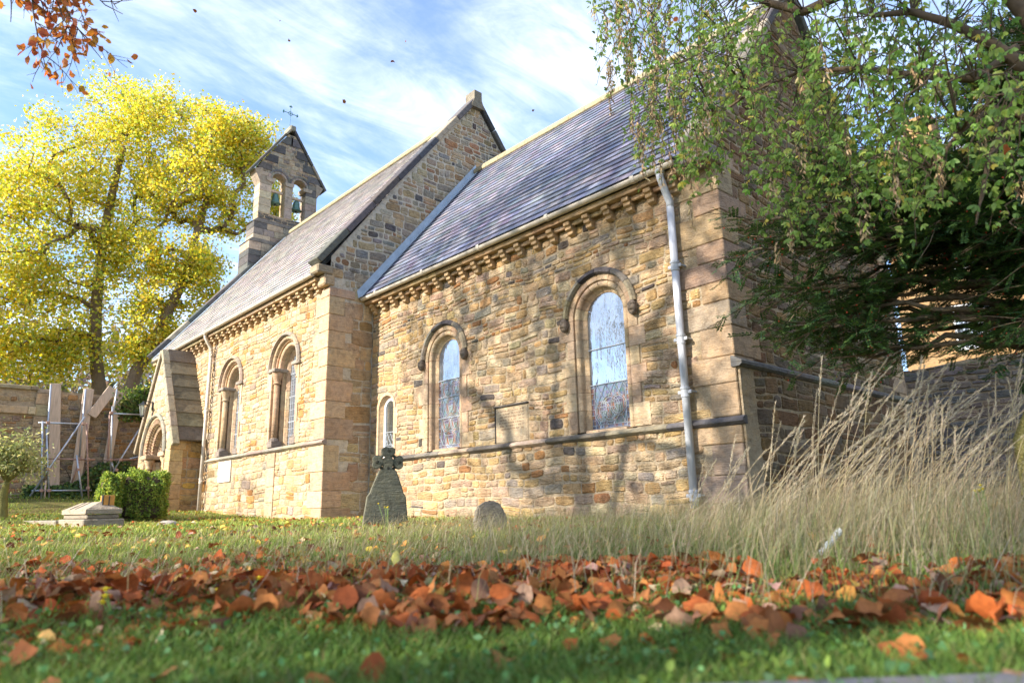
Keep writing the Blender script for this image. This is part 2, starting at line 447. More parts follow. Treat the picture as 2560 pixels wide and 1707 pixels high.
def ground_mat():
    mt, t, N, L = new_mat('churchyard turf')
    g = N('ShaderNodeNewGeometry'); pos = g.outputs['Position']
    n1 = noise(N, L, pos, 0.7, 6, 0.6); n2 = noise(N, L, pos, 7, 6, 0.65); n3 = noise(N, L, pos, 60, 5, 0.7)
    c = rampn(N, L, n2.outputs['Fac'], [(0.3, (0.06, 0.075, 0.02)), (0.5, (0.13, 0.15, 0.04)), (0.7, (0.22, 0.19, 0.07))])
    dry = rampn(N, L, n1.outputs['Fac'], [(0.42, (0, 0, 0)), (0.62, (1, 1, 1))])
    c = mixrgb(N, L, dry, c, rampn(N, L, n3.outputs['Fac'], [(0.3, (0.09, 0.08, 0.03)), (0.55, (0.22, 0.17, 0.07)), (0.7, (0.30, 0.15, 0.06))]))
    p = principled(N, 0.95, 0.1); L(c, p.inputs['Base Color'])
    b = N('ShaderNodeBump'); b.inputs['Strength'].default_value = 0.8; b.inputs['Distance'].default_value = 0.05
    L(n3.outputs['Fac'], b.inputs['Height']); L(b.outputs[0], p.inputs['Normal'])
    out(t, p.outputs[0]); return mt
M_ground = ground_mat()

# ------------------------------------------------------------------ ground
def graded(c, lo, hi, s0=0.12, k=1.09):
    a = [c]; s = s0
    while a[-1] < hi: a.append(a[-1] + s); s *= k
    b = [c]; s = s0
    while b[-1] > lo: b.append(b[-1] - s); s *= k
    return np.array(sorted(set(a + b)))
gx = graded(3.0, -900, 700); gy = graded(-6.0, -600, 900)
X, Y = np.meshgrid(gx, gy, indexing='ij'); Zg = np.minimum(ground_z(X, Y), 9)
V = np.stack([X, Y, Zg], -1).reshape(-1, 3); ny = len(gy)
ii, jj = np.meshgrid(np.arange(len(gx) - 1), np.arange(ny - 1), indexing='ij')
a0 = (ii * ny + jj).ravel()
me = np_mesh('ground', V, np.stack([a0, a0 + ny, a0 + ny + 1, a0 + 1], 1), None, True)
tag(link('ground', me, M_ground), kind='structure')

# ------------------------------------------------------------------ church
XN = -8.79      # nave east wall plane
YN = -1.09      # nave south wall plane
RY = 3.12       # ridge line y
XB = -20.85     # west end of nave
church = empty('church', (0, 0, 0))
tag(church, 'sandstone church with blue slate roofs, porch and twin bell gable', 'church')

PAL_WARM = [(0.47, 0.32, 0.16), (0.45, 0.335, 0.21), (0.55, 0.435, 0.285), (0.44, 0.325, 0.23), (0.38, 0.205, 0.095), (0.33, 0.28, 0.225), (0.13, 0.115, 0.105), (0.52, 0.37, 0.19)]
W_WARM = [0.17, 0.25, 0.12, 0.19, 0.06, 0.08, 0.015, 0.12]
PAL_GREY = [(0.40, 0.33, 0.24), (0.34, 0.30, 0.255), (0.45, 0.34, 0.21), (0.27, 0.265, 0.26), (0.36, 0.22, 0.14), (0.47, 0.41, 0.32), (0.13, 0.12, 0.125)]
W_GREY = [0.27, 0.2, 0.2, 0.12, 0.08, 0.1, 0.03]
PAL_ASH = [(0.50, 0.365, 0.245), (0.47, 0.355, 0.24), (0.53, 0.40, 0.265), (0.45, 0.32, 0.22)]
PAL_DARK = [(0.085, 0.085, 0.09), (0.12, 0.115, 0.11), (0.20, 0.175, 0.15), (0.30, 0.25, 0.20)]
def pal(P, Wt=None, jit=0.10):
    c = random.choices(P, Wt)[0] if Wt else random.choice(P)
    k = 1 + random.gauss(0, jit)
    return tuple(min(0.9, max(0.01, v * k * (1 + random.gauss(0, jit * .3)))) for v in c)

# frames: (u,v,n) -> world
def FR_south(y): return lambda u, v, n: (u, y - n, v)
def FR_east(x): return lambda u, v, n: (x + n, u, v)     # u = y
def FR_west(x): return lambda u, v, n: (x - n, u, v)

STONES = []      # (frame, outline params, col, parent wall)
def lay(FR, free, v0, v1, parent, P, Wt, hmin=0.07, hmax=0.185, wmin=0.12, wmax=0.42, gap=0.018, proud=(0.002, 0.017), store=STONES):
    v = v0
    while v < v1 - 0.04:
        h = random.uniform(hmin, hmax)
        if v + h > v1 - 0.05: h = v1 - v
        for (a, b) in free(v, v + h):
            u = a
            while u < b - 0.03:
                wd = random.uniform(wmin, wmax) * (0.75 + 0.5 * (h - hmin) / max(hmax - hmin, .01))
                if random.random() < 0.12: wd *= 0.55
                if u + wd > b - wmin * 0.6: wd = b - u
                # now and then one thick stone is replaced by two thin ones
                if h > 0.145 and random.random() < 0.22:
                    s = random.uniform(0.35, 0.65) * h
                    store.append((FR, u, u + wd, v, v + s, pal(P, Wt), parent, gap, random.uniform(*proud)))
                    store.append((FR, u, u + wd, v + s, v + h, pal(P, Wt), parent, gap, random.uniform(*proud)))
                else:
                    store.append((FR, u, u + wd, v, v + h, pal(P, Wt), parent, gap, random.uniform(*proud)))
                u += wd
        v += h

def stone_geo(s, wob=0.2):
    FR, u0, u1, v0, v1, col, par, gap, pr = s
    wv = lambda u: 0.022 * math.sin(u * 2.3 + v0 * 3.1) + 0.014 * math.sin(u * 5.1 - v0 * 2.0)
    g = gap * 0.5
    w_, h_ = u1 - u0 - 2 * g, v1 - v0 - 2 * g
    if w_ < 0.03 or h_ < 0.03: return None
    k = min(0.2 * h_, 0.022) * random.uniform(0.2, 1.0)
    j = wob * h_
    r = lambda a: random.uniform(-a, a)
    cx_, cy_ = (u0 + u1) / 2, (v0 + v1) / 2
    hw, hh = w_ / 2, h_ / 2
    o = [(-hw + k, -hh + k * .6), (r(w_ * .12), -hh + r(j) * .4), (hw - k, -hh + k * .6), (hw + r(j) * .3, r(h_ * .15)), (hw - k, hh - k * .6), (r(w_ * .12), hh + r(j) * .4), (-hw + k, hh - k * .6), (-hw + r(j) * .3, r(h_ * .15))]
    o = [(cx_ + a + r(j * .25), cy_ + b + r(j * .25) + wv(cx_ + a)) for a, b in o]
    tu, tv = r(0.02), r(0.03)
    bev = min(0.014, 0.14 * h_)
    vs = []; fs = []
    mu = sum(p[0] for p in o) / 8; mv = sum(p[1] for p in o) / 8
    for (a, b) in o: vs.append(FR(a, b, -0.03))
    for (a, b) in o: vs.append(FR(a, b, -0.004 + pr * 0.3))
    for (a, b) in o:
        da, db = a - mu, b - mv; L_ = math.hypot(da, db)
        s_ = max(0.3, 1 - bev * 1.3 / L_)
        aa, bb = mu + da * s_, mv + db * s_
        vs.append(FR(aa, bb, pr + tu * (aa - mu) + tv * (bb - mv) + r(0.003)))
    vs.append(FR(mu + r(.2 * w_), mv + r(.1 * h_), pr + random.uniform(0, 0.008)))
    for i in range(8):
        i2 = (i + 1) % 8
        fs.append((i, i2, 8 + i2, 8 + i)); fs.append((8 + i, 8 + i2, 16 + i2, 16 + i)); fs.append((16 + i, 16 + i2, 24))
    return vs, fs

def px_area(s):
    FR, u0, u1, v0, v1 = s[:5]
    c = np.array(FR((u0 + u1) / 2, (v0 + v1) / 2, 0))
    x, y, z = proj(c)
    if z[0] < 0.2 or not (0 < x[0] < 2560 and 0 < y[0] < 1707): return 0
    a = np.array([FR(u0, v0, 0), FR(u1, v0, 0), FR(u1, v1, 0), FR(u0, v1, 0)])
    px, py, _ = proj(a)
    return 0.5 * abs(np.dot(px, np.roll(py, 1)) - np.dot(py, np.roll(px, 1)))

def place_stones(store, mat, limit=300, name='stone', rest='rubble_stonework', flip=False):
    order = sorted(range(len(store)), key=lambda i: -px_area(store[i]))
    big = set(order[:limit])
    rest_mb = {}
    for i, s in enumerate(store):
        g = stone_geo(s)
        if g is None: continue
        if i in big:
            mb = MB(); mb.add(g[0], g[1], s[5]); mb.build(name, mat, s[6], recalc=True)
        else:
            mb = rest_mb.setdefault(s[6].name, (MB(), s[6]))[0]; mb.add(g[0], g[1], s[5])
    for k, (mb, par) in rest_mb.items():
        tag(mb.build(rest, mat, par, recalc=True), kind='stuff')

# ---- wall sheet with arched holes; hole = (cx, R, zspring, zsill)
def wall_sheet(FR, u0, u1, vbot, vtop, holes, n=-0.007):
    """vtop: function of u (callable). sheet as vertical strips"""
    mb = MB()
    cuts = {u0, u1}
    for (c, r, zs, zl) in holes:
        for k in range(17): cuts.add(round(c - r * math.cos(math.pi * k / 16), 5))
    kk = int((u1 - u0) / 0.4) + 1
    for k in range(kk + 1): cuts.add(u0 + (u1 - u0) * k / kk)
    cuts = sorted(cuts)
    for a, b in zip(cuts[:-1], cuts[1:]):
        if b - a < 1e-5: continue
        mid = (a + b) / 2; hole = None
        for h in holes:
            if abs(mid - h[0]) < h[1]: hole = h
        def q(va0, vb0, va1, vb1):
            mb.add([FR(a, va0, n), FR(b, vb0, n), FR(b, vb1, n), FR(a, va1, n)], [(0, 1, 2, 3)])
        if hole:
            c, r, zs, zl = hole
            top = lambda u: zs + math.sqrt(max(0, r * r - (u - c) ** 2))
            q(vbot, vbot, zl, zl)
            q(top(a), top(b), vtop(a), vtop(b))
        else: q(vbot, vbot, vtop(a), vtop(b))
    return mb

def subtract(intervals, lo, hi):
    o = []
    for a, b in intervals:
        if hi <= a or lo >= b: o.append((a, b)); continue
        if lo - a > 0.05: o.append((a, lo))
        if b - hi > 0.05: o.append((hi, b))
    return o

# ---- arch sweep: profile [(offset outward, n)]
def path_nodes(cx, Rr, zs, zl, kind, a, b, k=None):
    """kind L jamb (z a..b), A arc (deg a..b, 180=left spring, 0=right), R jamb"""
    if kind == 'A':
        n_ = k or max(2, int(abs(a - b) / 7))
        return [('A', a + (b - a) * i / n_) for i in range(n_ + 1)]
    return [(kind, a), (kind, b)]
def node_pt(nd, cx, Rr, zs, o):
    if nd[0] == 'L': return cx - (Rr + o), nd[1]
    if nd[0] == 'R': return cx + (Rr + o), nd[1]
    t = R(nd[1]); return cx + (Rr + o) * math.cos(t), zs + (Rr + o) * math.sin(t)
def sweep(mb, FR, cx, Rr, zs, nodes, prof, col=(1, 1, 1), jit=0.0):
    vs = []; fs = []; n_ = len(prof)
    for nd in nodes:
        for (o, d) in prof:
            u, v = node_pt(nd, cx, Rr, zs, o); vs.append(FR(u, v, d + (random.uniform(-jit, jit) if jit else 0)))
    for i in range(len(nodes) - 1):
        for k in range(n_):
            k2 = (k + 1) % n_
            fs.append((i * n_ + k, i * n_ + k2, (i + 1) * n_ + k2, (i + 1) * n_ + k))
    fs.append(tuple(range(n_ - 1, -1, -1))); o_ = (len(nodes) - 1) * n_; fs.append(tuple(range(o_, o_ + n_)))
    mb.add(vs, fs, col)

def arc_prof(c, r, a0, a1, n=6):
    return [(c[0] + r * math.cos(R(a0 + (a1 - a0) * i / n)), c[1] + r * math.sin(R(a0 + (a1 - a0) * i / n))) for i in range(n + 1)]

def carve_head(FR, u, v, n, s, parent, seed):
    random.seed(seed)
    bm = bmesh.new(); bmesh.ops.create_icosphere(bm, subdivisions=3, radius=1)
    for vt in bm.verts:
        x, y, z = vt.co
        sx, sy, sz = 0.62 * s, 0.62 * s, 1.0 * s
        d = 1.0
        if y > 0.2:   # outward
            d += 0.32 * math.exp(-((x / 0.2) ** 2 + ((z + 0.05) / 0.35) ** 2))        # nose
            d -= 0.22 * (math.exp(-(((x - 0.34) / 0.17) ** 2 + ((z - 0.2) / 0.15) ** 2)) + math.exp(-(((x + 0.34) / 0.17) ** 2 + ((z - 0.2) / 0.15) ** 2)))
            d += 0.16 * math.exp(-((z - 0.45) / 0.12) ** 2)                           # brow
            d -= 0.2 * math.exp(-((x / 0.4) ** 2 + ((z + 0.52) / 0.09) ** 2))         # mouth
        d += 0.05 * math.sin(9 * x + 5 * z) * (z > 0.4) + 0.04 * math.sin(17 * z)
        x, y, z = x * sx * d, y * sy * d, z * sz * (0.9 + 0.1 * d)
        vt.co = FR(u + x, v + z, n + y)
    me = bpy.data.meshes.new('label_stop'); bm.to_mesh(me); bm.free()
    a = me.color_attributes.new('col', 'FLOAT_COLOR', 'POINT')
    arr = np.ones((len(me.vertices), 4), np.float32); arr[:, :3] = (0.17, 0.14, 0.115); a.data.foreach_set('color', arr.ravel())
    return link('label_stop', me, M_weather, parent)

def glass_panel(FR, cx, Rr, zs, z0, z1, n, cells, name, mat, parent, base, ncol=1):
    """arched pane between z0 and z1 as strips, cells: colour function"""
    mb = MB(); nz = max(2, int((z1 - z0) / 0.05)); prev = None
    zz = [z0 + (z1 - z0) * i / nz for i in range(nz + 1)]
    for a, b in zip(zz[:-1], zz[1:]):
        wa = Rr if a <= zs else math.sqrt(max(0, Rr * Rr - (a - zs) ** 2))
        wb = Rr if b <= zs else math.sqrt(max(0, Rr * Rr - (b - zs) ** 2))
        for k in range(ncol):
            t0, t1 = -1 + 2 * k / ncol, -1 + 2 * (k + 1) / ncol
            c = cells((t0 + t1) / 2, (a + b) / 2) if cells else base
            mb.add([FR(cx + wa * t0, a, n), FR(cx + wa * t1, a, n), FR(cx + wb * t1, b, n), FR(cx + wb * t0, b, n)], [(0, 1, 2, 3)], c)
    return mb.build(name, mat, parent)

def cames(FR, cx, Rr, z0, z1, zs, n, parent, shields, lattice=0.17):
    mb = MB(); r = 0.0055
    P = lambda u, v: FR(u, v, n)
    inn = Rr - 0.07
    for sx in (-1, 1):
        tube(mb, [P(cx + sx * inn, z0), P(cx + sx * inn, min(z1, zs))], r, 4)
        z = z0
        while z < min(z1, zs):
            tube(mb, [P(cx + sx * inn, z), P(cx + sx * Rr, z)], r * .8, 4); z += 0.085
    for z in (z0 + 0.05, z0 + 0.1):
        tube(mb, [P(cx - Rr, z), P(cx + Rr, z)], r * .8, 4)
    # lattice
    s = lattice; k = -12
    zt = min(z1, zs + Rr * .7)
    for k in range(-14, 15):
        for sg in (-1, 1):
            pts = []
            for i in range(60):
                z = z0 + 0.1 + (zt - z0 - 0.1) * i / 59
                u = k * s + sg * (z - z0) * 0.6
                ok = abs(u) < inn and all(((u - su) / (sw * 1.25)) ** 2 + ((z - sv) / (sw * 1.35)) ** 2 > 1 for su, sv, sw in shields)
                if ok: pts.append(P(cx + u, z))
                else:
                    if len(pts) > 1: tube(mb, [pts[0], pts[-1]], r * .8, 4, cap=False)
                    pts = []
            if len(pts) > 1: tube(mb, [pts[0], pts[-1]], r * .8, 4, cap=False)
    for (su, sv, sw) in shields:
        for q in (1.0, 1.25):
            tube(mb, [P(cx + su + sw * q * math.cos(t), sv + sw * q * 1.08 * math.sin(t)) for t in np.linspace(0, 2 * math.pi, 21)], r, 4)
        sh = [(-.62, .62), (.62, .62), (.6, .1), (.35, -.45), (0, -.85), (-.35, -.45), (-.6, .1), (-.62, .62)]
        tube(mb, [P(cx + su + a * sw, sv + b * sw) for a, b in sh], r, 4)
        tube(mb, [P(cx + su - .6 * sw, sv + .1 * sw), P(cx + su + .6 * sw, sv + .1 * sw)], r, 4)
        for t in np.linspace(0, 2 * math.pi, 9)[:-1] + .2:
            tube(mb, [P(cx + su + sw * math.cos(t), sv + sw * 1.08 * math.sin(t)), P(cx + su + 1.25 * sw * math.cos(t), sv + 1.35 * sw * math.sin(t))], r * .8, 4)
    return mb.build('leading', M_cameo, parent)

def shield_cells(shields, Rr, z0, dark):
    def f(t, z):
        u = t * Rr
        if abs(u) > Rr - 0.07 or z < z0 + 0.1:
            return random.choice([(0.09, 0.10, 0.16), (0.16, 0.08, 0.09), (0.13, 0.14, 0.2), (0.2, 0.1, 0.05)])
        for su, sv, sw in shields:
            q = ((u - su) / sw) ** 2 + ((z - sv) / (1.08 * sw)) ** 2
            if q < 1.56:
                if q > 1: return random.choice([(0.22, 0.16, 0.04), (0.3, 0.1, 0.03)])
                if abs(u - su) < .5 * sw: return (0.16, 0.19, 0.15) if z < sv + .1 * sw else (0.10, 0.06, 0.10)
                return (0.26, 0.09, 0.03)
        return tuple(c * random.uniform(.6, 1.4) for c in dark)
    return f

def chancel_window(cx, glass_zs):
    """round headed window with roll moulding, hood and carved stops"""
    FR = FR_south(0.0); Rr, zs, zl = 0.37, 3.04, 1.26
    win = empty('window', (0, 0, 0), church)
    roll = arc_prof((0.115, -0.042), 0.047, 180, 0, 7)
    prof_in = [(0.0, -0.30), (0.0, -0.14), (0.068, -0.085)] + roll[:-1] + [(0.163, -0.042), (0.166, -0.012), (0.166, -0.30)]
    flat_a = [(0.169, -0.2), (0.169, 0.006), (0.178, 0.012), (0.262, 0.012), (0.262, -0.2)]
    back = MB()
    nodes = [('L', zl)] + path_nodes(cx, Rr, zs, zl, 'A', 180, 0) + [('R', zl)]
    sweep(back, FR, cx, Rr, zs, nodes, [(0.02, -0.32), (0.02, -0.155), (0.075, -0.10), (0.16, -0.03), (0.26, -0.012), (0.26, -0.32)])
    back.build('mortar_bed', M_mortar, win)
    ring = [180, 158, 135, 112, 90, 67, 44, 22, 0]
    for a, b in zip(ring[:-1], ring[1:]):
        g = 0.55
        mb = MB(); c = pal(PAL_ASH, jit=.06)
        sweep(mb, FR, cx, Rr, zs, path_nodes(cx, Rr, zs, zl, 'A', a - g, b + g), prof_in, c); mb.build('voussoir', M_ashlar, win, recalc=True)
        mb = MB(); c = pal(PAL_ASH, jit=.06); sh = 6 if 0 < a < 180 else 0
        sweep(mb, FR, cx, Rr, zs, path_nodes(cx, Rr, zs, zl, 'A', a - .4, b + .4), flat_a, c); mb.build('voussoir', M_ashlar, win, recalc=True)
    z = zl; i = 0
    while z < zs - 0.05:
        h = random.uniform(0.26, 0.42)
        if z + h > zs - .15: h = zs - z
        for sd in ('L', 'R'):
            mb = MB(); sweep(mb, FR, cx, Rr, zs, [(sd, z + .003), (sd, z + h - .003)], prof_in, pal(PAL_ASH, jit=.06)); mb.build('jamb_stone', M_ashlar, win, recalc=True)
            e = 0.262 + (0.21 if (i + (sd == 'R')) % 2 else 0.06) + random.uniform(-.03, .03)
            pr = [(0.169, -0.05), (0.169, 0.008), (0.176, 0.014), (e - .008, 0.014), (e, 0.006), (e, -0.05)]
            mb = MB(); sweep(mb, FR, cx, Rr, zs, [(sd, z + .003), (sd, z + h - .003)], pr, pal(PAL_ASH, jit=.08)); mb.build('jamb_stone', M_ashlar, win, recalc=True)
        z += h; i += 1
    hood = [(0.262, -0.03), (0.262, 0.045), (0.285, 0.085), (0.33, 0.085), (0.362, 0.045), (0.362, -0.03)]
    hr = [176, 150, 120, 90, 62, 33, 4]
    for a, b in zip(hr[:-1], hr[1:]):
        mb = MB(); sweep(mb, FR, cx, Rr, zs, path_nodes(cx, Rr, zs, zl, 'A', a - .4, b + .4), hood, pal(PAL_DARK if (40 < (a + b) / 2 < 140) else [(0.30, 0.24, 0.18)], jit=.15)); mb.build('hood_stone', M_weather, win, recalc=True)
    for sx in (-1, 1): carve_head(FR, cx + sx * (Rr + 0.312), zs - 0.06, 0.07, 0.115, win, int(100 * cx) + sx)
    # glazing
    zb = glass_zs
    bars = [zl + .02, zb, zs + 0.0, zs + Rr]
    shields = [(-0.145, zb - .42, .115), (0.145, zb - .34, .12), (0.0, zb - .82 if zb > 2.2 else zl + .34, .15)] if zb < 2.2 else [(-.14, 2.42, .11), (.15, 2.45, .11), (0, 2.08, .13), (-.13, 1.76, .11), (.14, 1.77, .11), (0, 1.46, .13)]
    glass_panel(FR, cx, Rr + .01, zs, zl, zb, -0.155, shield_cells(shields, Rr, zl, (0.10, 0.10, 0.11)), 'stained_glass', M_stained, win, None, ncol=20)
    cames(FR, cx, Rr, zl, zb - .01, zs, -0.147, win, shields)
    glass_panel(FR, cx, Rr + .01, zs, zb, zs + Rr + .01, -0.155, None, 'clear_glass', M_glass, win, (0.10, 0.12, 0.15))
    for zbar in ([zb, zl + .01] + ([zb + .56] if zb < 2.2 else [zl + .62, zl + 1.02])):
        mb = MB(); tube(mb, [FR(cx - Rr - .01, zbar, -0.14), FR(cx + Rr + .01, zbar, -0.14)], 0.009, 6); mb.build('saddle_bar', M_cameo, win)
    mb = MB(); cbox(mb, (cx - Rr - .02, 0.0, zl - .07), (cx + Rr + .02, 0.3, zl + .02), .01, pal(PAL_ASH)); mb.build('sill', M_ashlar, win, recalc=True)
    return (cx, Rr + 0.2, zs, zl - 0.05)

def lancet(cx):
    FR = FR_south(0.0); Rr, zs, zl = 0.235, 2.27, 0.95
    win = empty('window', (0, 0, 0), church)
    prof = [(0.0, -0.2), (0.0, -0.1), (0.045, -0.02), (0.055, 0.012), (0.125, 0.014), (0.125, -0.2)]
    for a, b in ((180, 120), (120, 60), (60, 0)):
        mb = MB(); sweep(mb, FR, cx, Rr, zs, path_nodes(cx, Rr, zs, zl, 'A', a - .5, b + .5), prof, pal(PAL_ASH, jit=.06)); mb.build('voussoir', M_ashlar, win, recalc=True)
    z = zl
    while z < zs - .02:
        h = random.uniform(.3, .45)
        if z + h > zs - .2: h = zs - z
        for sd in ('L', 'R'):
            mb = MB(); sweep(mb, FR, cx, Rr, zs, [(sd, z + .003), (sd, z + h - .003)], prof, pal(PAL_ASH, jit=.08)); mb.build('jamb_stone', M_ashlar, win, recalc=True)
            if random.random() < .6:
                e = .125 + random.uniform(.06, .2); mb = MB()
                sweep(mb, FR, cx, Rr, zs, [(sd, z + .003), (sd, z + h - .003)], [(.128, -.05), (.128, .012), (e, .012), (e, -.05)], pal(PAL_ASH, jit=.08)); mb.build('jamb_stone', M_ashlar, win, recalc=True)
        z += h
    glass_panel(FR, cx, Rr + .01, zs, zl, zs + Rr + .01, -0.12, None, 'clear_glass', M_glass, win, (0.05, 0.06, 0.06))
    cames(FR, cx, Rr, zl, 1.75, zs, -0.112, win, [(0.0, 1.4, .1)], .12)
    mb = MB(); tube(mb, [FR(cx - Rr, 1.78, -.11), FR(cx + Rr, 1.78, -.11)], .008, 6); mb.build('saddle_bar', M_cameo, win)
    mb = MB()
    sweep(mb, FR, cx, Rr - .05, zs, [('L', zl)] + path_nodes(cx, Rr, zs, zl, 'A', 180, 0) + [('R', zl)], [(0.0, -.118), (0, -.095), (.05, -.095), (.05, -.118)])
    mb.build('window_frame', M_white, win)
    return (cx, Rr + .07, zs, zl)

def nave_window(cx):
    FR = FR_south(YN); Rr, zs, zl = 0.40, 3.50, 1.66
    win = empty('window', (0, 0, 0), church)
    back = MB()
    nodes = [('L', zl)] + path_nodes(cx, Rr, zs, zl, 'A', 180, 0) + [('R', zl)]
    sweep(back, FR, cx, Rr, zs, nodes, [(0.02, -.42), (.02, -.335), (.09, -.3), (.10, -.2), (.295, -.2), (.295, -.06), (.32, -.012), (.32, -.42)])
    back.build('mortar_bed', M_mortar, win)
    inner = [(0, -.40), (0, -.33), (.05, -.27), (.105, -.26), (.105, -.40)]
    mid = [(.11, -.25), (.11, -.16)] + arc_prof((.165, -.14), .05, 180, 0, 6) + [(.225, -.14), (.225, -.07), (.25, -.05), (.25, -.25)]
    outer = [(.253, -.2), (.253, -.03), (.27, .0), (.29, .012), (.33, .012), (.33, -.2)]
    for prof in (inner, mid, outer):
        ring = [180, 150, 118, 90, 62, 30, 0]
        for a, b in zip(ring[:-1], ring[1:]):
            mb = MB(); sweep(mb, FR, cx, Rr, zs, path_nodes(cx, Rr, zs, zl, 'A', a - .5, b + .5), prof, pal(PAL_ASH, jit=.06)); mb.build('voussoir', M_ashlar, win, recalc=True)
    hood = [(.332, -.03), (.332, .04), (.355, .085), (.40, .085), (.43, .04), (.43, -.03)]
    hr = [180, 140, 100, 60, 30, 0]
    for a, b in zip(hr[:-1], hr[1:]):
        mb = MB(); sweep(mb, FR, cx, Rr, zs, path_nodes(cx, Rr, zs, zl, 'A', a - .4, b + .4), hood, pal([(.27, .24, .2), (.38, .31, .24)] if b < 100 else [(.42, .33, .24)], jit=.1)); mb.build('hood_stone', M_weather, win, recalc=True)
    z = zl; i = 0
    while z < zs - .02:
        h = random.uniform(.3, .48)
        if z + h > zs - .22: h = zs - z
        for sd in ('L', 'R'):
            mb = MB(); sweep(mb, FR, cx, Rr, zs, [(sd, z + .003), (sd, z + h - .003)], [(0, -.40), (0, -.33), (.05, -.27), (.105, -.26), (.105, -.18), (.28, -.18), (.28, -.40)], pal(PAL_ASH, jit=.07)); mb.build('jamb_stone', M_ashlar, win, recalc=True)
            e = .33 + (.2 if (i + (sd == 'R')) % 2 else .04)
            mb = MB(); sweep(mb, FR, cx, Rr, zs, [(sd, z + .003), (sd, z + h - .003)], [(.283, -.2), (.283, 0), (.292, .012), (e, .012), (e, -.2)], pal(PAL_ASH, jit=.08)); mb.build('jamb_stone', M_ashlar, win, recalc=True)
        z += h; i += 1
    for sx in (-1, 1):
        px = cx + sx * (Rr + .195)
        mb = MB(); lathe(mb, [(.075, zl + .2), (.072, zl + .8), (.072, 3.18)], 14, (px, YN + .095, 0), pal(PAL_ASH, jit=.05)); mb.build('column_shaft', M_ashlar, win, True)
        mb = MB(); lathe(mb, [(.1, 3.165), (.1, 3.195), (.08, 3.2), (.085, 3.25), (.12, 3.36), (.135, 3.43), (.135, 3.45)], 14, (px, YN + .095, 0), pal(PAL_ASH, jit=.05)); mb.build('column_capital', M_ashlar, win, True)
        mb = MB(); cbox(mb, (px - .13, YN - .07, 3.45), (px + .26 * (1 if sx > 0 else .65), YN + .3, 3.535), .015, (.30, .26, .22)) if sx > 0 else cbox(mb, (px - .26, YN - .07, 3.45), (px + .16, YN + .3, 3.535), .015, (.30, .26, .22)); mb.build('impost', M_weather, win, recalc=True)
        mb = MB(); lathe(mb, [(.13, zl + .14), (.13, zl + .165), (.1, zl + .185), (.1, zl + .2), (.08, zl + .215)], 14, (px, YN + .095, 0), (.2, .17, .15)); cbox(mb, (px - .13, YN - .03, zl - .01), (px + .13, YN + .22, zl + .14), .012, (.24, .2, .17)); mb.build('column_base', M_weather, win, recalc=True)
    glass_panel(FR, cx, Rr + .01, zs, zl, zs + Rr + .01, -0.345, None, 'clear_glass', M_glass, win, (0.10, 0.11, 0.13))
    for zb in (2.25, 2.85, 3.4):
        mb = MB(); tube(mb, [FR(cx - Rr, zb, -.335), FR(cx + Rr, zb, -.335)], .01, 6); mb.build('saddle_bar', M_cameo, win)
    mb = MB()
    for k in range(-3, 4): tube(mb, [FR(cx + k * .11, zl, -.337), FR(cx + k * .11, zs + math.sqrt(max(.0, Rr ** 2 - (k * .11) ** 2)), -.337)], .005, 4)
    k = zl + .12
    while k < zs + .3: tube(mb, [FR(cx - Rr * .98, k, -.337), FR(cx + Rr * .98, k, -.337)] if k < zs else [FR(cx - math.sqrt(Rr**2-(k-zs)**2), k, -.337), FR(cx + math.sqrt(Rr**2-(k-zs)**2), k, -.337)], .005, 4); k += .15
    mb.build('leading', M_cameo, win)
    return (cx, Rr + .3, zs, zl - .03)

# ---------------- chancel south wall
W1, W2, W3 = chancel_window(-2.17, 1.98), chancel_window(-6.1, 2.62), lancet(-8.15)
random.seed(11)
ch_wall = wall_sheet(FR_south(0), XN + .0, 0.0, -0.3, lambda u: 4.80, [W1, W2, W3]).build('chancel_wall', M_mortar, church)
PLQ = (-4.62, -3.81, 1.30, 1.86)
def arch_block(iv, win, v0, v1, o, hood=0.0):
    c, r, zs, zl = win; r += o
    vm = (v0 + v1) / 2
    if v1 < zl + .01: return iv
    if vm < zs: hw = r
    else:
        rr = r + hood
        if vm - zs > rr: return iv
        hw = math.sqrt(rr * rr - (vm - zs) ** 2)
    return subtract(iv, c - hw, c + hw)
def free_ch(v0, v1):
    iv = [(XN + .01, -0.62 if int(v0 / .42) % 2 else -0.40)]
    for wn in (W1, W2): iv = arch_block(iv, wn, v0, v1, 0.16, 0.0) if (v0 + v1) / 2 < 3.04 else arch_block(iv, wn, v0, v1, .10, 0.0)
    iv = arch_block(iv, W3, v0, v1, .07)
    if v1 > PLQ[2] and v0 < PLQ[3]: iv = subtract(iv, PLQ[0] - .02, PLQ[1] + .02)
    return iv
lay(FR_south(0), free_ch, 1.235, 4.66, ch_wall, PAL_WARM, W_WARM)
lay(FR_south(0), lambda a, b: arch_block([(XN + .01, -0.55 if int(a / .42) % 2 else -.38)], W3, a, b, .07), -0.12, 1.15, ch_wall, PAL_WARM, W_WARM, hmin=.12, hmax=.21, wmin=.18, wmax=.5)

